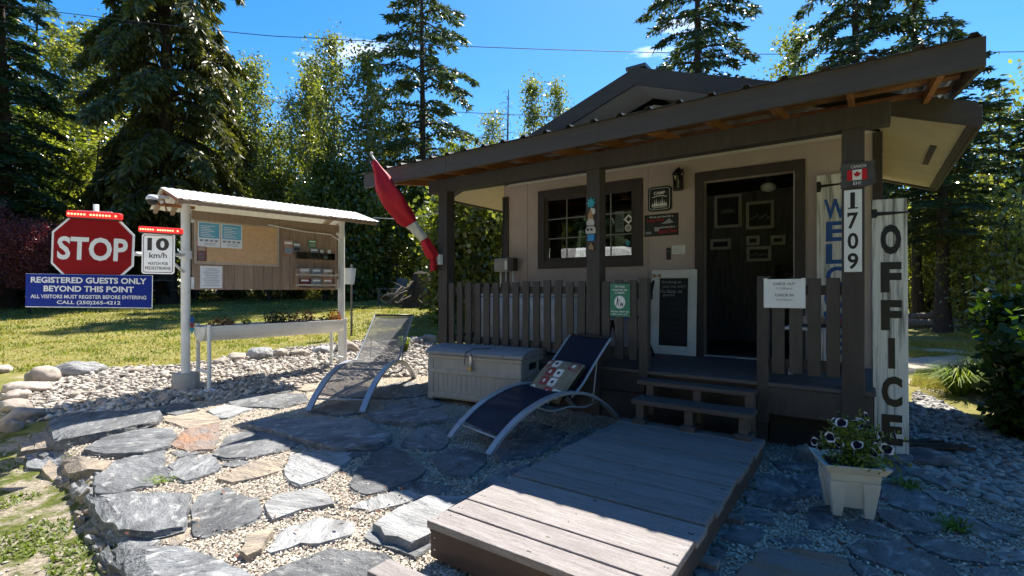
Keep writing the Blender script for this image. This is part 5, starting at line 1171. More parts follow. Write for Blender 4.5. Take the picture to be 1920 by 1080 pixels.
# ------------------------------------------------------------------ flag
pa, pb = B(-4.50, VP-0.10, 1.82), B(-4.93, 4.0, 3.04)
fl = thing('canada_flag', 'red and white flag wrapped round a slanting pole on the left porch post', 'flag', pa, 0)
ax = (pb-pa); Ln = ax.length; axn = ax.normalized()
MB().tube([Vector((0, 0, 0)), ax*1.03], 0.013, 8).build('pole', 'white_paint', fl, smooth=True); MB().lathe([(0.0, 0), (0.02, 0.01), (0.018, 0.03), (0.0, 0.04)], 8, ax*1.03).build('finial', 'white_paint', fl, smooth=True)
bk = MB(); bk.box(-0.035, 0.035, -0.04, 0.03, -0.07, 0.06); bk.build('bracket', 'sign_white', fl, (0, 0, 0), (0, 0, TH), bevel=0.004)
sx = axn.cross(Vector((0, 0, 1))).normalized(); dn = sx.cross(axn).normalized()
if dn.z > 0: dn = -dn
def flag_piece(t0, t1, m, name, n=26):
    V, Fq = [], []; k = 22
    wd = lambda t: np.interp(t, [0, 0.1, 0.22, 0.36, 0.45, 0.62, 0.78, 0.90, 1.0], [0.06, 0.085, 0.055, 0.075, 0.13, 0.168, 0.135, 0.065, 0.02])
    for i in range(n+1):
        t = t0+(t1-t0)*i/n; w_ = float(wd(t)); c = ax*t + dn*(w_*0.55)
        for j in range(k):
            a = 2*math.pi*j/k; fold = 1+0.20*math.sin(a*4+t*6)+0.10*math.sin(a*7-t*13)+0.05*math.sin(a*11+t*23)+0.16*mnoise.noise((math.cos(a)*1.6, math.sin(a)*1.6, t*9))
            V.append(c + dn*(math.cos(a)*w_*0.85*fold) + sx*(math.sin(a)*w_*0.62*fold))
    for i in range(n):
        for j in range(k): Fq.append((i*k+j, i*k+(j+1) % k, (i+1)*k+(j+1) % k, (i+1)*k+j))
    Fq += [tuple(range(k)), tuple(n*k+j for j in range(k))]
    return MB().add(V, Fq).build(name, m, fl, smooth=True)
flag_piece(0.385, 0.985, 'flag_red', 'red_cloth'); flag_piece(0.215, 0.384, 'flag_white', 'white_cloth', 10); flag_piece(0.03, 0.214, 'flag_red', 'red_cloth', 10)
mb = MB(); V = []
for i in range(8):
    t = i/7
    for j in range(7): a = -0.06+0.12*j/6; V.append(ax*(0.10)+sx*a*(1-0.3*t)+Vector((0, 0, -0.03-0.24*t))+dn*0.02*math.sin(j*1.9+i*0.4)+Vector((0.03*math.sin(j*1.7), 0, 0)))
mb.add(V, [(i*7+j, i*7+j+1, (i+1)*7+j+1, (i+1)*7+j) for i in range(7) for j in range(6)]).build('red_tail', 'flag_red', fl, smooth=True)

# ------------------------------------------------------------------ notice kiosk
KL, KR = Vector(((348-960)/F*6.3, 6.3, 0)), Vector(((640-960)/F*7.9, 7.9, 0))
KL.z, KR.z = gz(KL.x, KL.y), gz(KR.x, KR.y)
kd = (KR-KL); kang = math.atan2(kd.y, kd.x); KW = Vector((kd.x, kd.y, 0)).length
kz = KL.z
ki = thing('notice_kiosk', 'notice kiosk with white posts, brown panelled board and white metal roof', 'kiosk', KL, kang)
KT = 2.50-kz
MB().tube([(0, 0, 0), (0, 0, KT)], 0.052, 16).build('post', 'white_paint', ki, smooth=False); MB().tube([(KW, 0, KR.z-kz-0.05), (KW, 0, KT+0.02)], 0.052, 16).build('post', 'white_paint', ki)
MB().lathe([(0.15, -0.05), (0.155, 0.12), (0.14, 0.21)], 16).build('footing', 'concrete', ki, bevel=0.004)
pz0, pz1 = 1.42+0.005-kz, 1.42+1.02-kz
npl = 16; pw = (KW-0.14)/npl
for i in range(npl): bx('panel_board', 'kiosk_panel', ki, 0.07+i*pw+0.002, 0.07+(i+1)*pw-0.002, 0.0, 0.022, pz0, pz1, 0.003)
bx('top_rail', 'kiosk_panel', ki, 0.06, KW-0.06, -0.03, -0.001, pz1-0.12, pz1-0.01)
for x in (0.055, KW-0.095):
    for z in (pz0+0.01, pz1-0.16): bx('angle_bracket', 'frame_silver', ki, x, x+0.035, -0.02, -0.002, z, z+0.15, 0.002)
# cork board
bx('cork_board', 'cork', ki, 0.115, 1.13, -0.018, -0.004, pz0+0.355, pz1-0.135, 0)
for x0, x1, z0, z1 in ((0.09, 0.115, pz0+0.33, pz1-0.11), (1.13, 1.155, pz0+0.33, pz1-0.11), (0.1155, 1.1295, pz0+0.33, pz0+0.355), (0.1155, 1.1295, pz1-0.135, pz1-0.11)): bx('cork_frame', 'cork_frame', ki, x0, x1, -0.026, -0.003, z0, z1, 0.002)
# the roof: front slope corrugated, short back slope
kr = bpy.data.objects.new('roof', None); COL.objects.link(kr); kr.parent = ki
RD0, RD1 = -0.60, 0.62; rzf, rzr, rzb = KT-0.02, KT+0.20, KT-0.02
xs_ = np.arange(-0.24, KW+0.33, 0.04); V, Fq = [], []
for y, z in ((RD0, rzf), (0.10, rzr)):
    for i, x in enumerate(xs_): V.append((x, y, z+(0.004 if i % 2 else -0.004)))
m_ = len(xs_); MB().add(V, [(i, i+1, m_+i+1, m_+i) for i in range(m_-1)]).build('roof_sheet', 'white_metal_roof', kr)
V = []
for y, z in ((0.10, rzr+0.002), (RD1, rzb)):
    for i, x in enumerate(xs_): V.append((x, y, z+(0.004 if i % 2 else -0.004)))
MB().add(V, [(i, i+1, m_+i+1, m_+i) for i in range(m_-1)]).build('roof_sheet', 'white_metal_roof', kr)
for x in (-0.19, 0.0, KW, KW+0.22):
    MB().bar((x, RD0+0.04, rzf-0.035), (x, 0.10, rzr-0.035), 0.04, 0.05).build('rafter', 'raw_wood' if x < 0 else 'kiosk_panel', kr); MB().bar((x, 0.10, rzr-0.035), (x, RD1-0.04, rzb-0.035), 0.04, 0.05).build('rafter', 'kiosk_panel', kr)
bx('eave_batten', 'kiosk_panel', kr, -0.23, KW+0.28, RD0+0.03, RD0+0.07, rzf-0.05, rzf-0.012); bx('ridge_beam', 'raw_wood', kr, -0.22, KW+0.27, 0.08, 0.12, rzr-0.10, rzr-0.06); bx('cross_beam', 'raw_wood', kr, -0.30, 0.10, -0.02, 0.02, KT-0.05, KT-0.01)
# papers and brochures on the kiosk
def on_kiosk(name, label, cat, x, z, y=-0.02): return thing(name, label, cat, ki.matrix_basis @ Vector((x, y, z)), kang)
for x, lab in ((0.26, 'blue and white poster pinned nearest the post on the cork board'), (0.53, 'second blue and white poster, pinned further from the post on the cork board')):
    t = on_kiosk('poster', lab, 'poster', x, pz1-0.46); bx('sheet', 'paper', t, -0.13, 0.13, -0.004, -0.001, 0, 0.32, 0); bx('printed_panel', 'print_blue', t, -0.118, 0.118, -0.0062, -0.005, 0.115, 0.31, 0)
    for k in range(7): bx('text_line', 'paper', t, -0.10, 0.06-0.03*(k % 3), -0.0078, -0.0067, 0.135+k*0.022, 0.142+k*0.022, 0)
    for k in range(4): bx('text_line', 'print_grey', t, -0.11+k*0.058, -0.07+k*0.058, -0.0068, -0.0055, 0.07, 0.095, 0)
    for k in range(2): bx('text_line', 'print_grey', t, -0.06, 0.08, -0.0068, -0.0055, 0.025+0.02*k, 0.031+0.02*k, 0)
t = on_kiosk('flyer', 'small dark flyer pinned at the lower corner of the cork board', 'flyer', 0.175, pz0+0.37, -0.021); bx('sheet', 'brochure_black', t, -0.055, 0.055, -0.003, 0, 0, 0.19, 0); bx('photo', 'brochure_red', t, -0.05, 0.05, -0.0048, -0.0037, 0.13, 0.18, 0)
for k in range(5): bx('text_line', 'print_grey', t, -0.04, 0.035-0.01*(k % 2), -0.0048, -0.0037, 0.02+k*0.02, 0.026+k*0.02, 0)
t = on_kiosk('rules_sheet', 'white printed rules page below the cork board', 'notice', 0.29, pz0+0.02, -0.003); bx('sheet', 'paper', t, -0.13, 0.13, -0.004, 0, 0, 0.29, 0)
for k in range(11): bx('text_line', 'print_grey', t, -0.10+0.012*((k*3) % 4), 0.10-0.014*((k*5) % 3), -0.0058, -0.0047, 0.03+k*0.022, 0.036+k*0.022, 0)
for i, (x, z, w_, h_, m, lab) in enumerate([(1.285, 0.52, 0.13, 0.225, 'brochure_red', 'red and green brochure beside the cork board'), (1.41, 0.58, 0.10, 0.13, 'brochure_slate', 'small grey brochure next to the red brochure'), (1.645, 0.66, 0.11, 0.11, 'brochure_green', 'bright green leaflet in the clear brochure holder'), (1.68, 0.50, 0.12, 0.15, 'brochure_slate', 'blue-grey brochure under the green leaflet'), (1.80, 0.58, 0.05, 0.05, 'paper', 'stub of white card on the kiosk board'), (1.92, 0.58, 0.05, 0.06, 'paper', 'torn scrap of paper near the right-hand post of the kiosk')]):
    t = on_kiosk('brochure', lab, 'brochure', x, pz0+z-0.02, -0.02)
    bx('cover', m, t, -w_/2, w_/2, -0.012, 0, 0, h_, 0.002)
    if h_ > 0.1: bx('title_band', 'paper', t, -w_*0.42, w_*0.42, -0.0145, -0.0125, h_*0.72, h_*0.86, 0); bx('photo', 'brochure_slate' if m != 'brochure_slate' else 'print_dark', t, -w_*0.42, w_*0.42, -0.0145, -0.0125, h_*0.12, h_*0.5, 0)
rk = thing('brochure_rack', 'two-tier wooden brochure rack on the lower corner of the kiosk board', 'rack', ki.matrix_basis @ Vector((1.37, -0.002, pz0+0.02)), kang)
for x in (0, 0.60): bx('side', 'kiosk_panel', rk, x, x+0.04, -0.10, -0.001, 0, 0.29, 0.003)
for z in (0.0, 0.15): bx('tray', 'kiosk_panel', rk, 0.041, 0.599, -0.10, -0.001, z, z+0.015, 0.002); bx('bar', 'cork_frame', rk, -0.01, 0.65, -0.112, -0.101, z+0.035, z+0.065, 0.002)
bm_ = ['brochure_cream', 'brochure_slate', 'brochure_cream', 'brochure_black', 'brochure_slate', 'brochure_red']
for i in range(6):
    t = thing('magazine', ['cream magazine in the upper rack tier', 'slate blue magazine in the middle of the upper rack tier', 'pale magazine at the far end of the upper rack tier', 'dark magazine in the lower rack tier nearest the cork board', 'blue-white magazine in the middle of the lower rack tier', 'reddish magazine at the far end of the lower rack tier'][i], 'magazine', rk.matrix_basis @ Vector((0.14+0.18*(i % 3), -0.05, (0.17, 0.02)[i//3])), kang, 'magazines in the kiosk rack')
    bx('cover', bm_[i], t, -0.085, 0.08, -0.03, 0.02, 0, 0.13, 0.003); bx('title_band', 'paper', t, -0.06, 0.05, -0.033, -0.0305, 0.085, 0.11, 0)
t = thing('brochure_holder', 'clear plastic brochure holder on the kiosk board', 'holder', ki.matrix_basis @ Vector((1.66, -0.012, pz0+0.46)), kang); bx('front_pane', 'lantern_glass', t, -0.28, 0.34, -0.045, -0.042, 0, 0.10, 0); bx('bottom', 'lantern_glass', t, -0.28, 0.34, -0.041, -0.001, 0, 0.004, 0)
MB().tube([ki.matrix_basis @ Vector(p) for p in ((1.0, -0.04, pz1-0.10), (1.5, -0.045, pz1-0.15), (KW-0.2, -0.04, pz1-0.16), (KW-0.05, -0.05, pz1-0.25))], 0.008, 6).build('light_strip', 'frame_silver'); tag(bpy.data.objects['light_strip'], 'thin pale cable strip along the top of the kiosk board', 'cable')
# dome camera
dc = thing('security_camera', 'white dome camera with dark bubble on the kiosk roof end', 'camera', ki.matrix_basis @ Vector((-0.36, -0.05, KT-0.03)), kang); dc.scale = (0.75, 0.75, 0.75)
MB().lathe([(0.0, 0.13), (0.05, 0.125), (0.085, 0.09), (0.09, 0.05), (0.085, 0.045)], 18).build('housing', 'dome_white', dc, smooth=True); MB().lathe([(0.02, -0.035), (0.06, -0.015), (0.078, 0.02), (0.08, 0.044)], 18).build('bubble', 'dark_plastic', dc, smooth=True); MB().bar((0, 0, 0.10), (0.24, 0.03, 0.12), 0.05, 0.05).build('bracket', 'dome_white', dc, bevel=0.006); MB().tube([(0.11, -0.09, 0.02), (0.11, -0.02, 0.02)], 0.022, 10).build('flood_lamp', 'dome_white', dc)
MB().bar((0.16, 0.02, 0.08), (0.20, 0.02, -0.12), 0.02, 0.02).build('arm', 'raw_wood', dc)

# ------------------------------------------------------------------ trough planter
tp0, tp1 = at(398, 738, 0.0), at(640, 690, 0.0)
tdir = Vector((KR.x-KL.x, KR.y-KL.y, 0)).normalized(); tn = Vector((-tdir.y, tdir.x, 0))
tro = thing('trough_planter', 'long white half-round trough planter on white pipe legs under the kiosk', 'planter', (KL.x, KL.y, kz), kang)
tz = 0.79; V, Fq = [], []; L0, L1 = 0.10, KW-0.06; yc = -0.10
for e, x in enumerate((L0, L0+0.03, L1-0.03, L1)):
    r_ = 0.19 if e in (1, 2) else 0.15
    for k in range(11):
        a = math.pi+math.pi*k/10; V.append((x, yc+r_*math.cos(a), tz+r_*math.sin(a)))
for e in range(3): Fq += [(e*11+k, e*11+k+1, (e+1)*11+k+1, (e+1)*11+k) for k in range(10)]
Fq += [tuple(range(11)), tuple(33+k for k in range(11))]
to = MB().add(V, Fq).build('trough', 'white_paint', tro, smooth=False); sm = to.modifiers.new('wall', 'SOLIDIFY'); sm.thickness = 0.008
for y in (yc-0.195, yc+0.18): bx('rim', 'white_paint', tro, L0, L1, y, y+0.015, tz-0.008, tz+0.012, 0.003)
MB().box(L0+0.03, L1-0.03, yc-0.14, yc+0.14, tz-0.06, tz-0.02).build('soil', 'soil', tro)
for x in (0.17, L1-0.05):
    for y in (yc-0.21, yc+0.21):
        g = gz(*(tro.matrix_basis @ Vector((x, y, 0)))[:2])-kz
        MB().tube([(x, y, g-0.02), (x, y, tz+0.03)], 0.024, 12).build('leg', 'white_paint', tro); 
        if x < 0.5: MB().lathe([(0.085, g), (0.085, g+0.012), (0.03, g+0.03)], 14, (x, y, 0)).build('foot', 'white_paint', tro)
    MB().tube([(x, yc-0.17, 0.22), (x, yc+0.17, 0.22)], 0.018, 10).build('stretcher', 'white_paint', tro)
def trough_plant(x0, x1, n, h, m, lab, name='trough_plant'):
    r = np.random.default_rng(int(x0*1000)); P = np.column_stack([r.uniform(x0, x1, n)-(x0+x1)/2, r.normal(0, 0.055, n), r.uniform(0, h*1.35, n)*r.uniform(0.3, 1, n)])
    D = unit(r.normal(size=(n, 3))+[0, 0, 0.6]); S = unit(np.cross(D, r.normal(size=(n, 3)))); V, Q = diamonds(P, D, S, r.uniform(0.025, 0.055, n), r.uniform(0.014, 0.03, n))
    t = thing(name, lab, 'plant', tro.matrix_basis @ Vector(((x0+x1)/2, yc-0.04, tz-0.01)), kang)
    link('leaves', fast_mesh('leaves', V, Q, m, r.uniform(size=n)), t)
    mb = MB()
    for k in range(5): xx = (x1-x0)*(k-2)/6; mb.tube([(xx, 0, 0), (xx+0.02, 0.01, h*0.7)], 0.004, 4)
    mb.build('stems', 'dead_wood', t)
trough_plant(0.22, 0.52, 200, 0.09, 'dry_leaf', 'brown withered plant at the near end of the trough'); trough_plant(0.62, 0.72, 60, 0.07, 'weed_leaf', 'tiny green sprout in the trough'); trough_plant(0.93, 1.20, 330, 0.17, 'dark_leaf', 'dark leafy plant in the middle of the trough'); trough_plant(1.23, 1.62, 330, 0.14, 'dry_leaf', 'rust brown plant beside the dark plant in the trough'); trough_plant(1.72, 1.80, 50, 0.06, 'dark_leaf', 'small dark sprout in the far half of the trough'); trough_plant(1.84, 2.05, 220, 0.12, 'autumn_leaf', 'orange and yellow plant at the far end of the trough')
sp = thing('wind_spinner', 'small pastel spinner hanging on the kiosk post', 'spinner', ki.matrix_basis @ Vector((0.05, -0.075, 0.80)), kang)
for k, m in enumerate(('turquoise', 'pillow_red', 'welcome_blue')): MB().prism([(0, -0.1+0.06*k), (0.028, -0.04+0.06*k), (0, 0.02+0.06*k), (-0.028, -0.04+0.06*k)], -0.004-0.003*k, -0.001-0.003*k).build('vane', m, sp)

# ------------------------------------------------------------------ stop sign arm
Sp, Tp = atd(175, 467, 4.6), atd(297, 478, 5.3)
sa = thing('sign_arm', 'white pipe arm carrying the road signs out from the kiosk post', 'bracket', (KL.x, KL.y, 0), 0)
p0 = Vector((0, 0, 1.42+66*6.3/F)); p1 = Vector((Sp.x-KL.x, Sp.y-KL.y+0.03, 1.42+70*4.6/F))
MB().tube([p0, p1], 0.022, 10).build('arm', 'white_paint', sa, smooth=True); pm_ = p0.lerp(p1, 0.40); MB().tube([Vector((0, 0, p0.z-0.24)), p0.lerp(p1, 0.30)], 0.016, 8).build('brace', 'white_paint', sa, smooth=True)
MB().tube([p1+Vector((0, 0.0, -0.45)), p1+Vector((0, 0.0, 0.45))], 0.022, 10).build('upright', 'white_paint', sa, smooth=True); MB().lathe([(0.07, -0.05), (0.07, 0.05)], 14, p0).build('collar', 'white_paint', sa)
def face(name, label, cat, P, rotz=0.0): return thing(name, label, cat, P, rotz)
s = face('stop_sign', 'red octagonal STOP sign with white border', 'sign', Sp, R(3)); Rr = 0.352/math.cos(math.pi/8)
s.rotation_euler = (0, R(2.0), R(6))
oc = lambda r: [(r*math.cos(R(22.5+45*k)), r*math.sin(R(22.5+45*k))) for k in range(8)]
MB().prism(oc(Rr), -0.004, 0.0).build('border', 'sign_white', s); MB().prism(oc(Rr*0.945), -0.0065, -0.0045).build('face', 'sign_red', s); text('STOP', 0.60, 0.215, 'sign_white', s, (0, -0.008, 0.0), bold=0.028)
for z in (0.31, -0.31): MB().tube([(0, -0.012, z), (0, -0.004, z)], 0.009, 8).build('bolt', 'steel', s)
s = face('guest_sign', 'blue sign reading registered guests only beyond this point', 'sign', atd(168, 546, 4.56), R(4)); s.rotation_euler = (0, R(0.8), R(4))
bx('plate', 'sign_white', s, -0.548, 0.548, -0.003, 0.003, -0.152, 0.152, 0.001); bx('face', 'sign_blue', s, -0.545, 0.545, -0.006, -0.004, -0.144, 0.150, 0)
for tx, z, w_, h_, b_ in (('REGISTERED GUESTS ONLY', 0.098, 1.0, 0.054, 0.03), ('BEYOND THIS POINT', 0.020, 0.78, 0.054, 0.03), ('ALL VISITORS MUST REGISTER BEFORE ENTERING', -0.052, 1.0, 0.034, 0.02), ('CALL (250)265-4212', -0.108, 0.55, 0.042, 0.022)): text(tx, w_, h_, 'sign_white', s, (0, -0.0075, z), bold=b_)
s = face('speed_sign', 'white 10 km/h sign asking drivers to watch for pedestrians', 'sign', Tp, R(4)); s.scale = (0.94,)*3; s.rotation_euler = (0, R(0.8), R(4))
MB().prism([(x, z-0.215) for x, z in rrect(0.355, 0.455, 0.03)], -0.004, 0).build('plate', 'sign_white', s)
ring = MB(); o1, i1 = [(x, z-0.205) for x, z in rrect(0.325, 0.425, 0.025, 0.005)], [(x, z-0.205) for x, z in rrect(0.311, 0.411, 0.020, 0.012)]; n = len(o1)
ring.add([(x, -0.006, z) for x, z in o1]+[(x, -0.006, z) for x, z in i1], [(i, (i+1) % n, n+(i+1) % n, n+i) for i in range(n)]); ring.build('border_line', 'black_paint', s)
for tx, z, w_, h_, b_ in (('10', 0.120, 0.235, 0.145, 0.04), ('km/h', -0.005, 0.19, 0.062, 0.014), ('WATCH FOR', -0.098, 0.22, 0.036, 0.014), ('PEDESTRIANS', -0.150, 0.275, 0.036, 0.014)): text(tx, w_, h_, 'black_paint', s, (0, -0.006, z), bold=b_)
def led_bar(P, w_, lab, rz_):
    t = thing('led_light_bar', lab, 'light bar', P, rz_); t.rotation_euler = (0, R(3), rz_)
    bx('housing', 'red_led', t, -w_/2, w_/2, -0.03, 0.03, -0.030, 0.032, 0.014); bx('base', 'dark_plastic', t, -w_/2+0.01, w_/2-0.01, -0.025, 0.025, -0.04, -0.0285, 0.003)
    for k in range(16):
        x = -w_/2+0.03+(w_-0.06)*k/15
        if k % 8 == 6: continue
        MB().lathe([(0.0, 0.0), (0.009, 0.001), (0.009, 0.004), (0.0, 0.006)], 8).build('diode', 'red_led_core', t, (x, -0.031, 0.0), (R(90), 0, 0))
    return t
led_bar(atd(178, 404, 4.56), 0.46, 'glowing red light bar above the stop sign', R(5)); led_bar(atd(302, 432, 5.27), 0.43, 'glowing red light bar above the 10 km/h sign', R(5))

# ------------------------------------------------------------------ far yard objects
c_ = at(735, 545); c_ = Vector((c_.x*0.0+((733-960)/F)*18.5, 18.5, gz(0, 18.5)+0.1))
t = thing('adirondack_chair', 'dark grey adirondack chair at the edge of the woods beside the root wad', 'chair', c_, R(-35))
for k in range(5): MB().bar((-0.24+0.12*k, 0.28, 0.25), (-0.26+0.13*k, 0.62, 1.02-0.03*abs(k-2)), 0.105, 0.025, (0, 1, 0)).build('back_slat', 'adirondack', t)
for k in range(4): bx('seat_slat', 'adirondack', t, -0.28, 0.28, -0.3+0.15*k, -0.17+0.15*k, 0.36-0.03*k, 0.385-0.03*k)
for x in (-0.36, 0.36): bx('arm', 'adirondack', t, x-0.07, x+0.07, -0.35, 0.45, 0.57, 0.60); bx('leg', 'adirondack', t, x-0.02, x+0.02, -0.30, -0.20, 0, 0.57); MB().bar((x*0.85, -0.3, 0.34), (x*0.85, 0.65, 0.0), 0.03, 0.12).build('leg', 'adirondack', t)
rw = atd(790, 540, 18.5); rw.z = gz(rw.x, rw.y)+0.1
t = thing('root_wad', 'tangled grey roots of an uprooted stump at the foot of the tall hemlock', 'stump', rw, 0)
rr = random.Random(4); mb = MB(); mb.lathe([(0.75, -0.1), (0.55, 0.35), (0.40, 0.8), (0.30, 1.15), (0.18, 1.25)], 12); mb.build('stump', 'bark', t)
for k in range(26):
    a = rr.uniform(-2.9, 2.9)-1.57; p = Vector((0.3*math.cos(a), 0.3*math.sin(a), rr.uniform(0.2, 0.9))); pts = [p]
    for j in range(5): p = p+Vector((math.cos(a)*0.26, math.sin(a)*0.26, rr.uniform(-0.28, 0.12))); a += rr.uniform(-0.6, 0.6); p.z = max(p.z, 0.02); pts.append(p.copy())
    MB().tube(pts, [0.06, 0.05, 0.04, 0.03, 0.02, 0.008], 6).build('root', 'dead_wood' if k % 5 == 0 else 'bark', t, smooth=True)
pt = atd(296, 545, 20.0); pt.z = gz(pt.x, pt.y)
t = thing('picnic_table', 'dark wooden picnic table half hidden behind the blue sign', 'table', pt+Vector((-0.5, 0, 0)), R(8)); t.scale = (1.3, 1.3, 1.3)
for k in range(5): bx('table_plank', 'dead_wood', t, -0.95, 0.62, -0.36+0.15*k, -0.22+0.15*k, 0.72, 0.755)
for y in (-0.8, 0.62): bx('seat_plank', 'dead_wood', t, -0.95, 0.62, y, y+0.2, 0.42, 0.455)
for x in (-0.7, 0.42): MB().bar((x, -0.2, 0.72), (x, -0.72, 0.0), 0.05, 0.11).build('leg', 'black_paint', t); MB().bar((x, 0.2, 0.72), (x, 0.72, 0.0), 0.05, 0.11).build('leg', 'black_paint', t); bx('cross_beam', 'black_paint', t, x-0.03, x+0.03, -0.8, 0.8, 0.36, 0.415)
ch = atd(518, 556, 24.0); ch.z = gz(ch.x, ch.y)
t = thing('garden_chair', 'white plastic garden chair low on the lawn beneath the kiosk board', 'chair', ch, R(20)); bx('seat', 'white_paint', t, -0.25, 0.25, -0.25, 0.2, 0.34, 0.37, 0.01); bx('backrest', 'white_paint', t, -0.25, 0.25, 0.2, 0.23, 0.37, 0.75, 0.01)
for x in (-0.23, 0.21):
    for y in (-0.23, 0.18): bx('leg', 'white_paint', t, x, x+0.03, y, y+0.03, 0, 0.34, 0.004)
wb = atd(655, 512, 11.0); wb.z = gz(wb.x, wb.y)
t = thing('white_bucket', 'white bucket hung on a stake behind the kiosk post', 'bucket', wb, 0); MB().lathe([(0.10, 1.15), (0.14, 1.50), (0.13, 1.50), (0.09, 1.17)], 14).build('pail', 'white_paint', t); MB().tube([(0.0, 0.15, 0), (0.0, 0.15, 1.6)], 0.025, 8).build('stake', 'dead_wood', t)
lg = atd(1730, 610, 12.5); lg.z = gz(lg.x, lg.y)
for i, (dx, dy, dz, ln, a, lab) in enumerate([(0.3, 0, 0.12, 2.6, 0.05, 'fallen log lying at the wood edge behind the office board'), (0.1, 0.3, 0.28, 2.0, -0.12, 'thinner log resting across the fallen log'), (0.5, -0.35, 0.07, 1.4, 0.3, 'short broken branch in front of the fallen log')]):
    t = thing('log', lab, 'log', lg+Vector((dx, dy, dz)), a); r0 = (0.13, 0.09, 0.05)[i]; MB().tube([(-ln/2+ln*k/6, 0.04*math.sin(k*1.3), 0.03*math.sin(k*2.1)) for k in range(7)], [r0*(1-0.04*k) for k in range(7)], 9).build('bark', 'dead_wood', t, smooth=True); MB().tube([(ln*0.1, 0, 0), (ln*0.2, -0.1, r0*2.2)], [r0*0.4, r0*0.15], 6).build('branch_stub', 'dead_wood', t)
bd = at(1745, 845); t = thing('bark_slab', 'dark curled bark slab lying beside the foot of the office board', 'bark', bd, R(-20))
for k in range(7): MB().bar((-0.30+0.03*k, -0.09+0.035*k, 0.03+0.012*(k % 3)), (0.28-0.04*k, -0.05+0.03*k, 0.05+0.01*((k+1) % 3)), 0.035, 0.02).build('strip', 'bark', t)

# overhead lines
def wire(name, lab, pts, r, m='cable'):
    P = [atd(*p) for p in pts]; o = MB().tube(catmull(P, 6), r, 5).build(name, m); tag(o, lab, 'cable')
wire('power_line', 'highest overhead power line crossing the whole sky', [(-60, 0, 13), (85, 20, 13), (450, 62, 13), (600, 72, 13), (900, 88, 13), (1300, 100, 13), (1560, 101, 13), (2000, 96, 13)], 0.010)
wire('power_line', 'lower overhead line behind the left-hand trees', [(330, 178, 26), (545, 193, 26), (760, 205, 26), (960, 215, 26), (1150, 222, 26)], 0.018); wire('power_line', 'lowest overhead line behind the left-hand trees', [(330, 218, 27), (545, 236, 27), (760, 252, 27), (940, 260, 27)], 0.018)
wire('guy_wire', 'pale green wire from the kiosk roof to the porch', [(700, 408, 8.2), (745, 410, 7.9), (790, 405, 7.2), (832, 397, 6.6)], 0.008, 'cable_pale')

# ------------------------------------------------------------------ trees
def trunk_tube(mb, h, r0, rng, lean=0.02, n=9, sides=9, wob=0.04):
    pts = []; x = y = 0.0; lx, ly = rng.normal(0, lean, 2)
    for i in range(n+1):
        t = i/n; pts.append(Vector((x, y, h*t))); x += lx*h/n + rng.normal(0, wob)*0.3; y += ly*h/n + rng.normal(0, wob)*0.3
    mb.tube([pts[0]-Vector((0, 0, 0.3))]+pts, [r0*1.5]+[max(r0*(1-0.93*(i/n)**0.9)*(1.18 if i == 0 else 1), 0.012) for i in range(n+1)], sides); return pts
def on_path(pts, t):
    f = t*(len(pts)-1); i = min(int(f), len(pts)-2); return pts[i].lerp(pts[i+1], f-i)
def conifer(seed, h, base_r, crown0, width, nb, droop, spray, leafm, barkm='bark', dens=26, taper=0.85, bottom=0.75, up=0.15):
    rng = np.random.default_rng(seed); mb = MB(); pts = trunk_tube(mb, h, base_r, rng, 0.008)
    PP, DD, LL, WW = [], [], [], []
    for k in range(nb):
        t = crown0+(1-crown0)*(k+rng.uniform(0, 1))/nb
        rel = (t-crown0)/(1-crown0); L_ = width*(bottom+(1-bottom)*min(rel*4, 1))*(1-rel)**taper*rng.uniform(0.65, 1.15)+0.12
        a = k*2.399+rng.normal(0, 0.35); p = on_path(pts, min(t, 0.995)); d = Vector((math.cos(a), math.sin(a), up+rng.normal(0, 0.06))); side = Vector((-math.sin(a), math.cos(a), 0))
        bp = [p]; seg = 6; q = p.copy()
        for j in range(seg):
            q = q+d*(L_/seg); d = (d+Vector((0, 0, -droop*(1.0 if j < 4 else 0.2)*rng.uniform(0.7, 1.3)))).normalized(); bp.append(q.copy())
        if L_ > 0.5: mb.tube(bp, [max(0.022*L_*(1-j/7.5), 0.006) for j in range(7)], 4, cap=False)
        m = max(3, int(dens*L_))
        s = rng.uniform(0.12, 1.0, m)**0.8
        for sj in s:
            c = on_path(bp, sj); w_ = L_*0.30*(1.12-sj)
            off = rng.normal(0, 1); c = c+side*float(np.clip(off, -1.8, 1.8))*w_*0.6
            for _ in range(3):
                PP.append((c.x+rng.normal(0, 0.05), c.y+rng.normal(0, 0.05), c.z-abs(off)*w_*droop*0.5+rng.normal(0, 0.03)))
                hang = droop*2.4; o_ = math.copysign(1, off)*rng.uniform(0.2, 1.0)
                DD.append((d.x*0.5+side.x*o_+rng.normal(0, 0.35), d.y*0.5+side.y*o_+rng.normal(0, 0.35), -hang*rng.uniform(0.3, 1.3)+0.05))
                LL.append(spray*rng.uniform(0.6, 1.4)); WW.append(spray*rng.uniform(0.22, 0.42))
    PP = np.array(PP); n = len(PP); DD = unit(np.array(DD)); S = unit(np.cross(DD, rand_dirs(n, rng)))
    V, Q = diamonds(PP, DD, S, LL, WW)
    return mb.mesh('trunk', barkm, True), fast_mesh('crown', V, Q, leafm, np.clip(rng.uniform(size=n)*0.75+0.25*rng.uniform(), 0, 1))
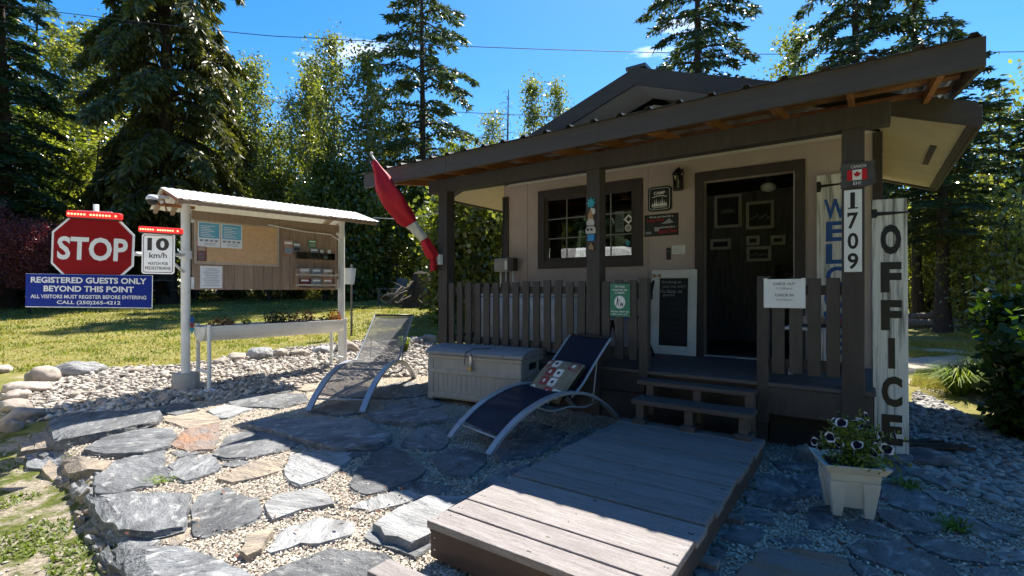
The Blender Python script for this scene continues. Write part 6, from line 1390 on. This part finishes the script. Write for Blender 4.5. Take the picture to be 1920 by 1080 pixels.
def broadleaf(seed, h, base_r, crown0, width, nl, leaf, leafm, barkm='pale_bark', per=60, upright=1.5, shape=0.9, clus=0.34):
    rng = np.random.default_rng(seed); mb = MB(); pts = trunk_tube(mb, h*0.97, base_r, rng, 0.012, wob=0.10)
    C = []
    for k in range(nl):
        t = crown0+(1-crown0)*(k+rng.uniform())/nl; rel = (t-crown0)/(1-crown0)
        L_ = width*(math.sin(math.pi*min(0.12+0.88*rel, 1.0)**shape)*0.85+0.18)*rng.uniform(0.35, 1.35)
        a = k*2.399+rng.normal(0, 0.5); d = Vector((math.cos(a), math.sin(a), upright*rng.uniform(0.35, 1.0))).normalized(); q = on_path(pts, t); bp = [q]
        for j in range(4):
            q = q+d*(L_/4*1.25); d = (d+Vector(rng.normal(0, 0.22, 3))+Vector((0, 0, 0.10))).normalized(); bp.append(q.copy())
        mb.tube(bp, [max(0.018*L_+0.012, 0.01)*(1-j/5) for j in range(5)], 4, cap=False)
        for j in range(max(3, int(L_*4.5))):
            s = rng.uniform(0.2, 1.05); c = on_path(bp, min(s, 1.0)); C.append((c.x, c.y, c.z))
    for k in range(6): p = on_path(pts, 0.86+0.14*k/6); C.append((p.x, p.y, p.z))
    C = np.array(C)+rng.normal(0, 0.10, (len(C), 3)); n = len(C)*per
    P = np.repeat(C, per, 0)+rng.normal(0, 1, (n, 3))*clus*np.array([1, 1, 0.85])*rng.uniform(0.6, 1.2, (n, 1))
    D = unit(rng.normal(size=(n, 3))+[0, 0, -0.5]); S = unit(np.cross(D, rand_dirs(n, rng)))
    V, Q = diamonds(P, D, S, leaf*rng.uniform(0.7, 1.35, n), leaf*rng.uniform(0.5, 0.9, n))
    cl = np.repeat(rng.uniform(0, 0.5, len(C)), per)
    return mb.mesh('trunk', barkm, True), fast_mesh('crown', V, Q, leafm, np.clip(cl+rng.uniform(0, 0.55, n), 0, 1))
def bush(seed, h, width, n, leaf, leafm, stems=8):
    rng = np.random.default_rng(seed); mb = MB(); C = []
    for k in range(stems):
        a = rng.uniform(0, 6.28); r = rng.uniform(0.2, 0.75)*width; hh = h*rng.uniform(0.55, 1.0); tip = Vector((math.cos(a)*r, math.sin(a)*r, hh)); b = Vector((math.cos(a)*r*0.2, math.sin(a)*r*0.2, -0.05)); md = b.lerp(tip, 0.55)+Vector((0, 0, hh*0.15))
        mb.tube([b, md, tip], [0.03*h/2.5, 0.02*h/2.5, 0.006], 5)
        for t in np.linspace(0.12, 1, 12): C.append((b.lerp(md, t*2) if t < 0.5 else md.lerp(tip, t*2-1))[:])
    C = np.array(C); idx = rng.integers(0, len(C), n); P = C[idx]+rng.normal(0, 0.17*width, (n, 3)); P[:, 2] = np.abs(P[:, 2])
    D = unit(rng.normal(size=(n, 3))+[0, 0, -0.25]); S = unit(np.cross(D, rand_dirs(n, rng))); V, Q = diamonds(P, D, S, leaf*rng.uniform(0.7, 1.3, n), leaf*rng.uniform(0.5, 0.85, n))
    return mb.mesh('trunk', 'bark', True), fast_mesh('crown', V, Q, leafm, np.clip(rng.uniform(0, 0.5, len(C))[idx]+rng.uniform(0, 0.5, n), 0, 1))
KINDS = {
 'cedar': conifer(1, 17, 0.30, 0.10, 3.2, 170, 0.36, 0.25, 'leaf_cedar', dens=66, taper=0.40, bottom=0.75, up=0.45),
 'hemlock': conifer(2, 16, 0.17, 0.12, 2.5, 88, 0.20, 0.22, 'leaf_hemlock', dens=46, taper=0.42, up=0.25),
 'fir': conifer(3, 15, 0.24, 0.04, 2.6, 140, 0.16, 0.21, 'leaf_fir', dens=52, taper=0.7, up=0.1),
 'tallfir': conifer(4, 20, 0.27, 0.30, 2.9, 88, 0.20, 0.24, 'leaf_hemlock', dens=46, taper=0.40, up=0.15),
 'birch': broadleaf(5, 12, 0.10, 0.10, 1.75, 46, 0.14, 'leaf_birch', per=30, upright=1.7, clus=0.27),
 'poplar': broadleaf(6, 12, 0.10, 0.08, 1.35, 50, 0.14, 'leaf_birch', per=30, upright=2.4, clus=0.23),
 'poplar2': broadleaf(16, 12, 0.10, 0.10, 1.5, 44, 0.14, 'leaf_birch', per=30, upright=2.0, clus=0.26, shape=0.75),
 'hemlock2': conifer(22, 16, 0.17, 0.16, 2.6, 70, 0.24, 0.22, 'leaf_hemlock', dens=46, taper=0.5, up=0.35),
 'birch2': broadleaf(25, 12, 0.09, 0.14, 2.0, 40, 0.14, 'leaf_birch', per=30, upright=1.4, clus=0.29, shape=0.8),
 'alder2': broadleaf(27, 9, 0.13, 0.06, 2.1, 50, 0.11, 'leaf_birch', 'bark', per=48, upright=1.2, clus=0.30),
 'alder': broadleaf(7, 9, 0.13, 0.06, 2.1, 55, 0.16, 'leaf_alder', 'bark', per=44, upright=1.2, clus=0.32),
}
BUSH = {'a': bush(11, 3.0, 1.3, 9000, 0.12, 'leaf_alder'), 'b': bush(12, 2.6, 1.2, 8000, 0.11, 'leaf_woods'), 'red': bush(13, 2.6, 1.25, 15000, 0.07, 'leaf_red', 14), 'c': bush(15, 3.0, 1.35, 3000, 0.105, 'leaf_birch', 10), 'near': bush(14, 1.35, 0.62, 5200, 0.10, 'leaf_bush', 14)}
rt = random.Random(21)
def plant(meshes, name, label, px, d, s, sz=None, rot=None, group=None, x=None, cat='tree', z=None):
    X = (px-960)/F*d if x is None else x
    t = thing(name, label, cat, (X, d, gz(X, d)-0.02 if z is None else z), rt.uniform(0, 6.28) if rot is None else rot, group)
    t.scale = (s, s, sz or s)
    link('trunk', meshes[0], t); link('crown', meshes[1], t)
    return t
def top(px, y, d, kind_h): return (H+(HOR-y)/F*d-gz((px-960)/F*d, d))/kind_h
NAMES = {'cedar': 'cedar_tree', 'hemlock': 'hemlock_tree', 'fir': 'fir_tree', 'tallfir': 'fir_tree', 'birch': 'birch_tree', 'birch2': 'birch_tree', 'hemlock2': 'hemlock_tree', 'alder2': 'alder_tree', 'poplar': 'poplar_tree', 'poplar2': 'poplar_tree', 'alder': 'alder_tree'}
HT = {'cedar': 17, 'hemlock': 16, 'fir': 15, 'tallfir': 20, 'birch': 12.3, 'birch2': 12.3, 'hemlock2': 16, 'alder2': 9.4, 'poplar': 12.3, 'poplar2': 12.3, 'alder': 9.4}
for kind, px, d, ytop, wx, lab in [
 ('cedar', 312, 21, -640, 0.95, 'huge dark drooping cedar rising behind the kiosk roof'),
 ('hemlock', 795, 26, -250, 1.15, 'tall dark hemlock with hanging branches behind the red flag'),
 ('fir', 15, 18, -220, 1.1, 'dense dark fir at the left edge of the picture'),
 ('fir', -100, 17, -200, 1.1, 'dark fir just beyond the left edge, its branches reaching in'),
 ('birch2', 108, 23, 40, 1.2, 'leafy birch between the left-hand fir and the big cedar'),
 ('birch', 190, 25, 25, 1.2, 'tall pale-leaved birch left of the big cedar'),
 ('hemlock', 150, 28, 40, 1.0, 'slim hemlock peak showing left of the big cedar'),
 ('hemlock2', 60, 25, -60, 1.1, 'tall hemlock behind the fir at the left edge'),
 ('alder', 75, 22, 190, 1.2, 'broad alder below the leafy birch at the left'),
 ('birch2', 250, 27, 90, 1.0, 'birch glimpsed through the left side of the big cedar'),
 ('poplar', 425, 27, 130, 1.2, 'slender poplar just right of the big cedar'),
 ('poplar2', 482, 25, 95, 1.1, 'thin poplar with sky on both sides, right of the big cedar'),
 ('birch2', 528, 29, 215, 1.0, 'low thin birch between the thin poplar and the three poplars'),
 ('poplar', 572, 24, 108, 1.05, 'leftmost of the three poplars beside the hemlock'),
 ('birch', 630, 23, 45, 0.95, 'tallest of the poplar-like birches left of the hemlock'),
 ('poplar2', 692, 23, 70, 1.25, 'dense green poplar touching the hemlock on its left'),
 ('poplar', 604, 27, 85, 1.0, 'poplar standing between the leftmost poplar and the tallest birch'), ('birch2', 542, 26, 160, 0.9, 'small birch just left of the three poplars'), ('birch', 452, 29, 105, 1.0, 'birch between the two slender poplars beside the big cedar'),
 ('alder2', 1905, 13.2, 400, 0.8, 'low sunlit alder near the right edge, below the dark hemlock'), ('alder', 610, 22, 285, 1.15, 'round leafy alder low behind the kiosk'), ('alder', 505, 22.5, 300, 1.1, 'leafy alder above the middle of the kiosk roof'),
 ('alder', 870, 24, 262, 1.0, 'leafy alder behind the porch roof, right of the hemlock'), ('birch2', 925, 28, 195, 1.0, 'pale birch whose top shows over the porch roof'),
 ('poplar', 1002, 30, 140, 1.05, 'left of the two narrow poplars beside the gable'), ('poplar2', 1048, 30, 136, 1.05, 'right of the two narrow poplars beside the gable'),
 ('tallfir', 1312, 20, -330, 1.0, 'tall fir with thick bare trunk rising behind the gable ridge'),
 ('birch', 1482, 19, 32, 1.0, 'lone pale birch top between the two firs over the roof'),
 ('tallfir', 1605, 14, -420, 0.85, 'open fir behind the right half of the porch roof'), ('hemlock2', 1722, 13.5, -330, 0.9, 'dark fir directly behind the upper corner of the porch roof'),
 ('tallfir', 1768, 11.5, 60, 1.15, 'dark fir with visible trunk beyond the office board'),
 ('hemlock', 1870, 20, 165, 1.2, 'dark hemlock near the right edge of the picture'), ('fir', 1940, 19, 190, 1.1, 'dark fir cut by the right edge of the picture'),
 ('alder2', 1850, 15, 345, 0.9, 'sunlit yellow-green alder right of the office board'), ('alder2', 1940, 10.8, 360, 0.75, 'bright leafy alder at the right edge above the bush'),
 ('alder2', 1722, 15.5, 390, 0.8, 'sunlit alder showing between the office board and the fir trunk'), ('hemlock2', 2040, 13, -100, 1.0, 'hemlock just beyond the right edge of the picture'),
 ('hemlock2', 705, 27, 120, 0.9, 'thin hemlock partly hidden behind the dense green poplar'), ('birch', 380, 28, 140, 1.0, 'birch peeping out behind the big cedar'),
 ('alder', 250, 24, 310, 1.2, 'shaded alder under the big cedar'), ('alder', 785, 24, 330, 1.1, 'leafy alder at the foot of the hemlock'), ('alder', 20, 24, 330, 1.3, 'shaded alder behind the red-leaved shrub'), ('birch2', 745, 26, 180, 1.0, 'birch half hidden behind the hemlock')]:
    k = top(px, ytop, d, HT[kind]); plant(KINDS[kind], NAMES[kind], lab, px, d, wx*min(max(k, 0.55), 1.25), k, None, 'trees round the yard')
# bare snag
sn = atd(950, 300, 27); X, d = sn.x, 27.0; hh = H+(HOR-168)/F*d-gz(X, d); t = thing('dead_tree', 'bare dead conifer between the pale birch and the narrow poplars', 'tree', (X, d, gz(X, d)), 0, 'trees round the yard'); mb = MB(); mb.tube([(0, 0, -0.2), (0, 0, hh*0.5), (0.1, 0, hh)], [0.13, 0.09, 0.02], 7); mb.build('trunk', 'dead_wood', t)
mb = MB()
for k in range(34):
    z = hh*(0.45+0.55*k/34); a = k*2.4; L_ = 0.25+1.1*(1-k/34); mb.tube([(0, 0, z), (math.cos(a)*L_*0.6, math.sin(a)*L_*0.6, z+0.05), (math.cos(a)*L_, math.sin(a)*L_, z-0.12)], [0.022, 0.014, 0.006], 4)
mb.build('branches', 'dead_wood', t)
# shrubs along the edge of the woods
plant(BUSH['red'], 'red_shrub', 'purple-red leaved shrub at the left edge behind the stop sign', 55, 15.5, 0.78, 0.8, group='shrubs at the wood edge', cat='shrub', z=gz(0, 15.5)+0.85)
plant(BUSH['red'], 'red_shrub', 'taller purple-red shrub cut by the left edge of the picture', -25, 15.8, 0.8, 1.1, group='shrubs at the wood edge', cat='shrub', z=gz(0, 14.8)+0.7)
sh = [('a', 110, 15, 1.0, 'shaded shrub between the red shrub and the stop sign'), ('b', 205, 15.5, 1.1, 'dark shrub right behind the stop sign'), ('a', 270, 17, 1.2, 'dark shrub behind the 10 km/h sign'), ('b', 430, 18, 1.15, 'shrub seen above the trough beneath the kiosk board'), ('a', 660, 16.5, 1.25, 'broad leafy shrub between the kiosk and the adirondack chair'), ('b', 715, 18, 1.2, 'dark shrub behind the adirondack chair'),
      ('a', 845, 13.5, 1.15, 'leafy shrub in the gap left of the cabin wall'), ('b', 905, 12.5, 1.35, 'dark evergreen shrub against the cabin corner'), ('a', 885, 16, 1.4, 'tall shrub behind the porch railing'), ('b', 560, 18.5, 1.2, 'shrub behind the middle of the kiosk'), ('b', 20, 15, 1.2, 'dark shrub behind the red shrub'),
      ('c', 1720, 14, 1.0, 'sunlit shrub just right of the office board'), ('c', 1830, 12.5, 1.2, 'leafy shrub right of the fir trunk'), ('c', 1900, 9.5, 0.95, 'bright shrub at the right edge above the dark bush'), ('c', 1850, 10.8, 0.9, 'yellow-green shrub above the grass clump'), ('b', 1780, 16, 1.3, 'shaded shrub behind the fir trunk')]
for k, px, d, s, lab in sh:
    if px < 800: d, s = d+5.5, s*1.25
    plant(BUSH[k], 'shrub', lab, px, d, s, s*rt.uniform(0.95, 1.25), group='shrubs at the wood edge', cat='shrub')
nb_ = at(1880, 835); plant(BUSH['near'], 'dark_bush', 'large shaded leafy bush at the right edge in front of the path', 1905, 4.6, 0.95, 0.82, 0.4, None, 4.66, 'bush')
plant(BUSH['near'], 'dark_bush', 'second leafy bush behind the dark one at the right edge', 1900, 5.6, 1.0, 0.95, 2.1, None, 5.75, 'bush')
for o_ in [x for x in bpy.data.objects if x.name.startswith('red_shrub')]: MB().tube([(0, 0, -1.0), (0.03, 0, -0.4), (0, 0, 0.5)], [0.06, 0.05, 0.035], 7).build('stem', 'bark', o_)
# woods behind the yard, one far mass of foliage and stems
rng = np.random.default_rng(77); nC = 3900
ang = np.where(np.arange(nC) < 2600, rng.uniform(R(-62), R(62), nC), rng.uniform(R(62), R(298), nC)); dist = rng.uniform(27, 41, nC); C = np.column_stack([dist*np.sin(ang), dist*np.cos(ang), 1.0+rng.uniform(0, 1, nC)**1.1*np.where(np.arange(nC) < 2600, np.clip(6.0+2.2*np.sin(ang*9)+1.6*np.sin(ang*23+1)+1.2*np.sin(ang*51), 2.5, 11), 9.5)])  # arc behind the viewer is unseen, added to block sky in the window
per = 75; n = nC*per; P = np.repeat(C, per, 0)+rng.normal(0, 0.62, (n, 3)); D = unit(rng.normal(size=(n, 3))+[0, 0, -0.4]); S = unit(np.cross(D, rand_dirs(n, rng)))
V, Q = diamonds(P, D, S, 0.24*rng.uniform(0.6, 1.3, n), 0.16*rng.uniform(0.6, 1.2, n))
o = stuff(link('woods', fast_mesh('woods', V, Q, 'leaf_woods', np.clip(np.repeat(rng.uniform(0, 0.6, nC), per)+rng.uniform(0, 0.45, n), 0, 1)))); o['label'] = 'dense mixed undergrowth and foliage of the woods behind the yard, with an unseen arc added behind the viewer'
mb = MB()
for k in range(150):
    a = rng.uniform(R(-62), R(62)); d = rng.uniform(26, 38); x, y = d*math.sin(a), d*math.cos(a); hh = rng.uniform(6, 9); mb.tube([(x, y, 0.6), (x+rng.normal(0, 0.15), y, hh*0.5), (x+rng.normal(0, 0.3), y, hh)], [0.11, 0.08, 0.02], 5)
o = stuff(mb.build('woods', 'bark')); o['label'] = 'dim tree stems standing inside the woods behind the yard'
# unseen trees and van added behind the viewer to shape window reflections
for k, (x, y, kind) in enumerate([(-13, -6, 'fir'), (-9.5, -9, 'alder'), (-17, -1, 'alder'), (-5, -12, 'fir'), (0.5, -13, 'alder'), (5, -11, 'fir'), (10, -9, 'alder'), (-21, 3, 'fir'), (-14, -11, 'cedar'), (-8, -14, 'cedar'), (3, -16, 'cedar'), (-14.5, -2, 'fir'), (-16, -4, 'cedar'), (-19, -6, 'fir'), (-20, -1.5, 'cedar'), (-22, -8, 'cedar'), (-18, 1.5, 'fir'), (-12.5, -4, 'alder')]):  # added trees also block sky light, darkening the porch
    plant(KINDS[kind], NAMES[kind], ['fir', 'alder', 'fir', 'cedar', 'alder'][k % 5] and 'unseen tree added behind the viewer to darken the window reflection', 0, y, 1.0, 1.0, None, 'unseen trees added for the window reflection', x, z=0)
vn = thing('reflection_van', 'unseen white van added for the pale strip mirrored in the cabin window', 'van', B(-6.7, -1.6, 0), TH); vn.scale = (1, 1, 1.14)  # unseen, sized so its reflection whitens the lower window
MB().prism([(-2.6, 0.35), (2.5, 0.35), (2.6, 1.0), (2.1, 1.25), (1.55, 2.15), (1.2, 2.32), (-2.5, 2.36), (-2.62, 2.2)], -0.95, 0.95).build('body', 'van_white', vn, bevel=0.06)
for x in (-1.6, 1.6):
    for y in (-0.93, 0.93): MB().tube([(x, y-0.1, 0.35), (x, y+0.1, 0.35)], 0.34, 18).build('wheel', 'rubber', vn)
bx('side_window', 'dark_plastic', vn, -2.2, -0.3, 0.951, 0.956, 1.35, 1.95, 0.001); bx('side_window', 'dark_plastic', vn, 0.2, 1.3, 0.951, 0.956, 1.35, 1.95, 0.001)
for x in (-0.28, 0.18): bx('door_seam', 'print_grey', vn, x, x+0.01, 0.951, 0.954, 0.5, 2.0, 0)
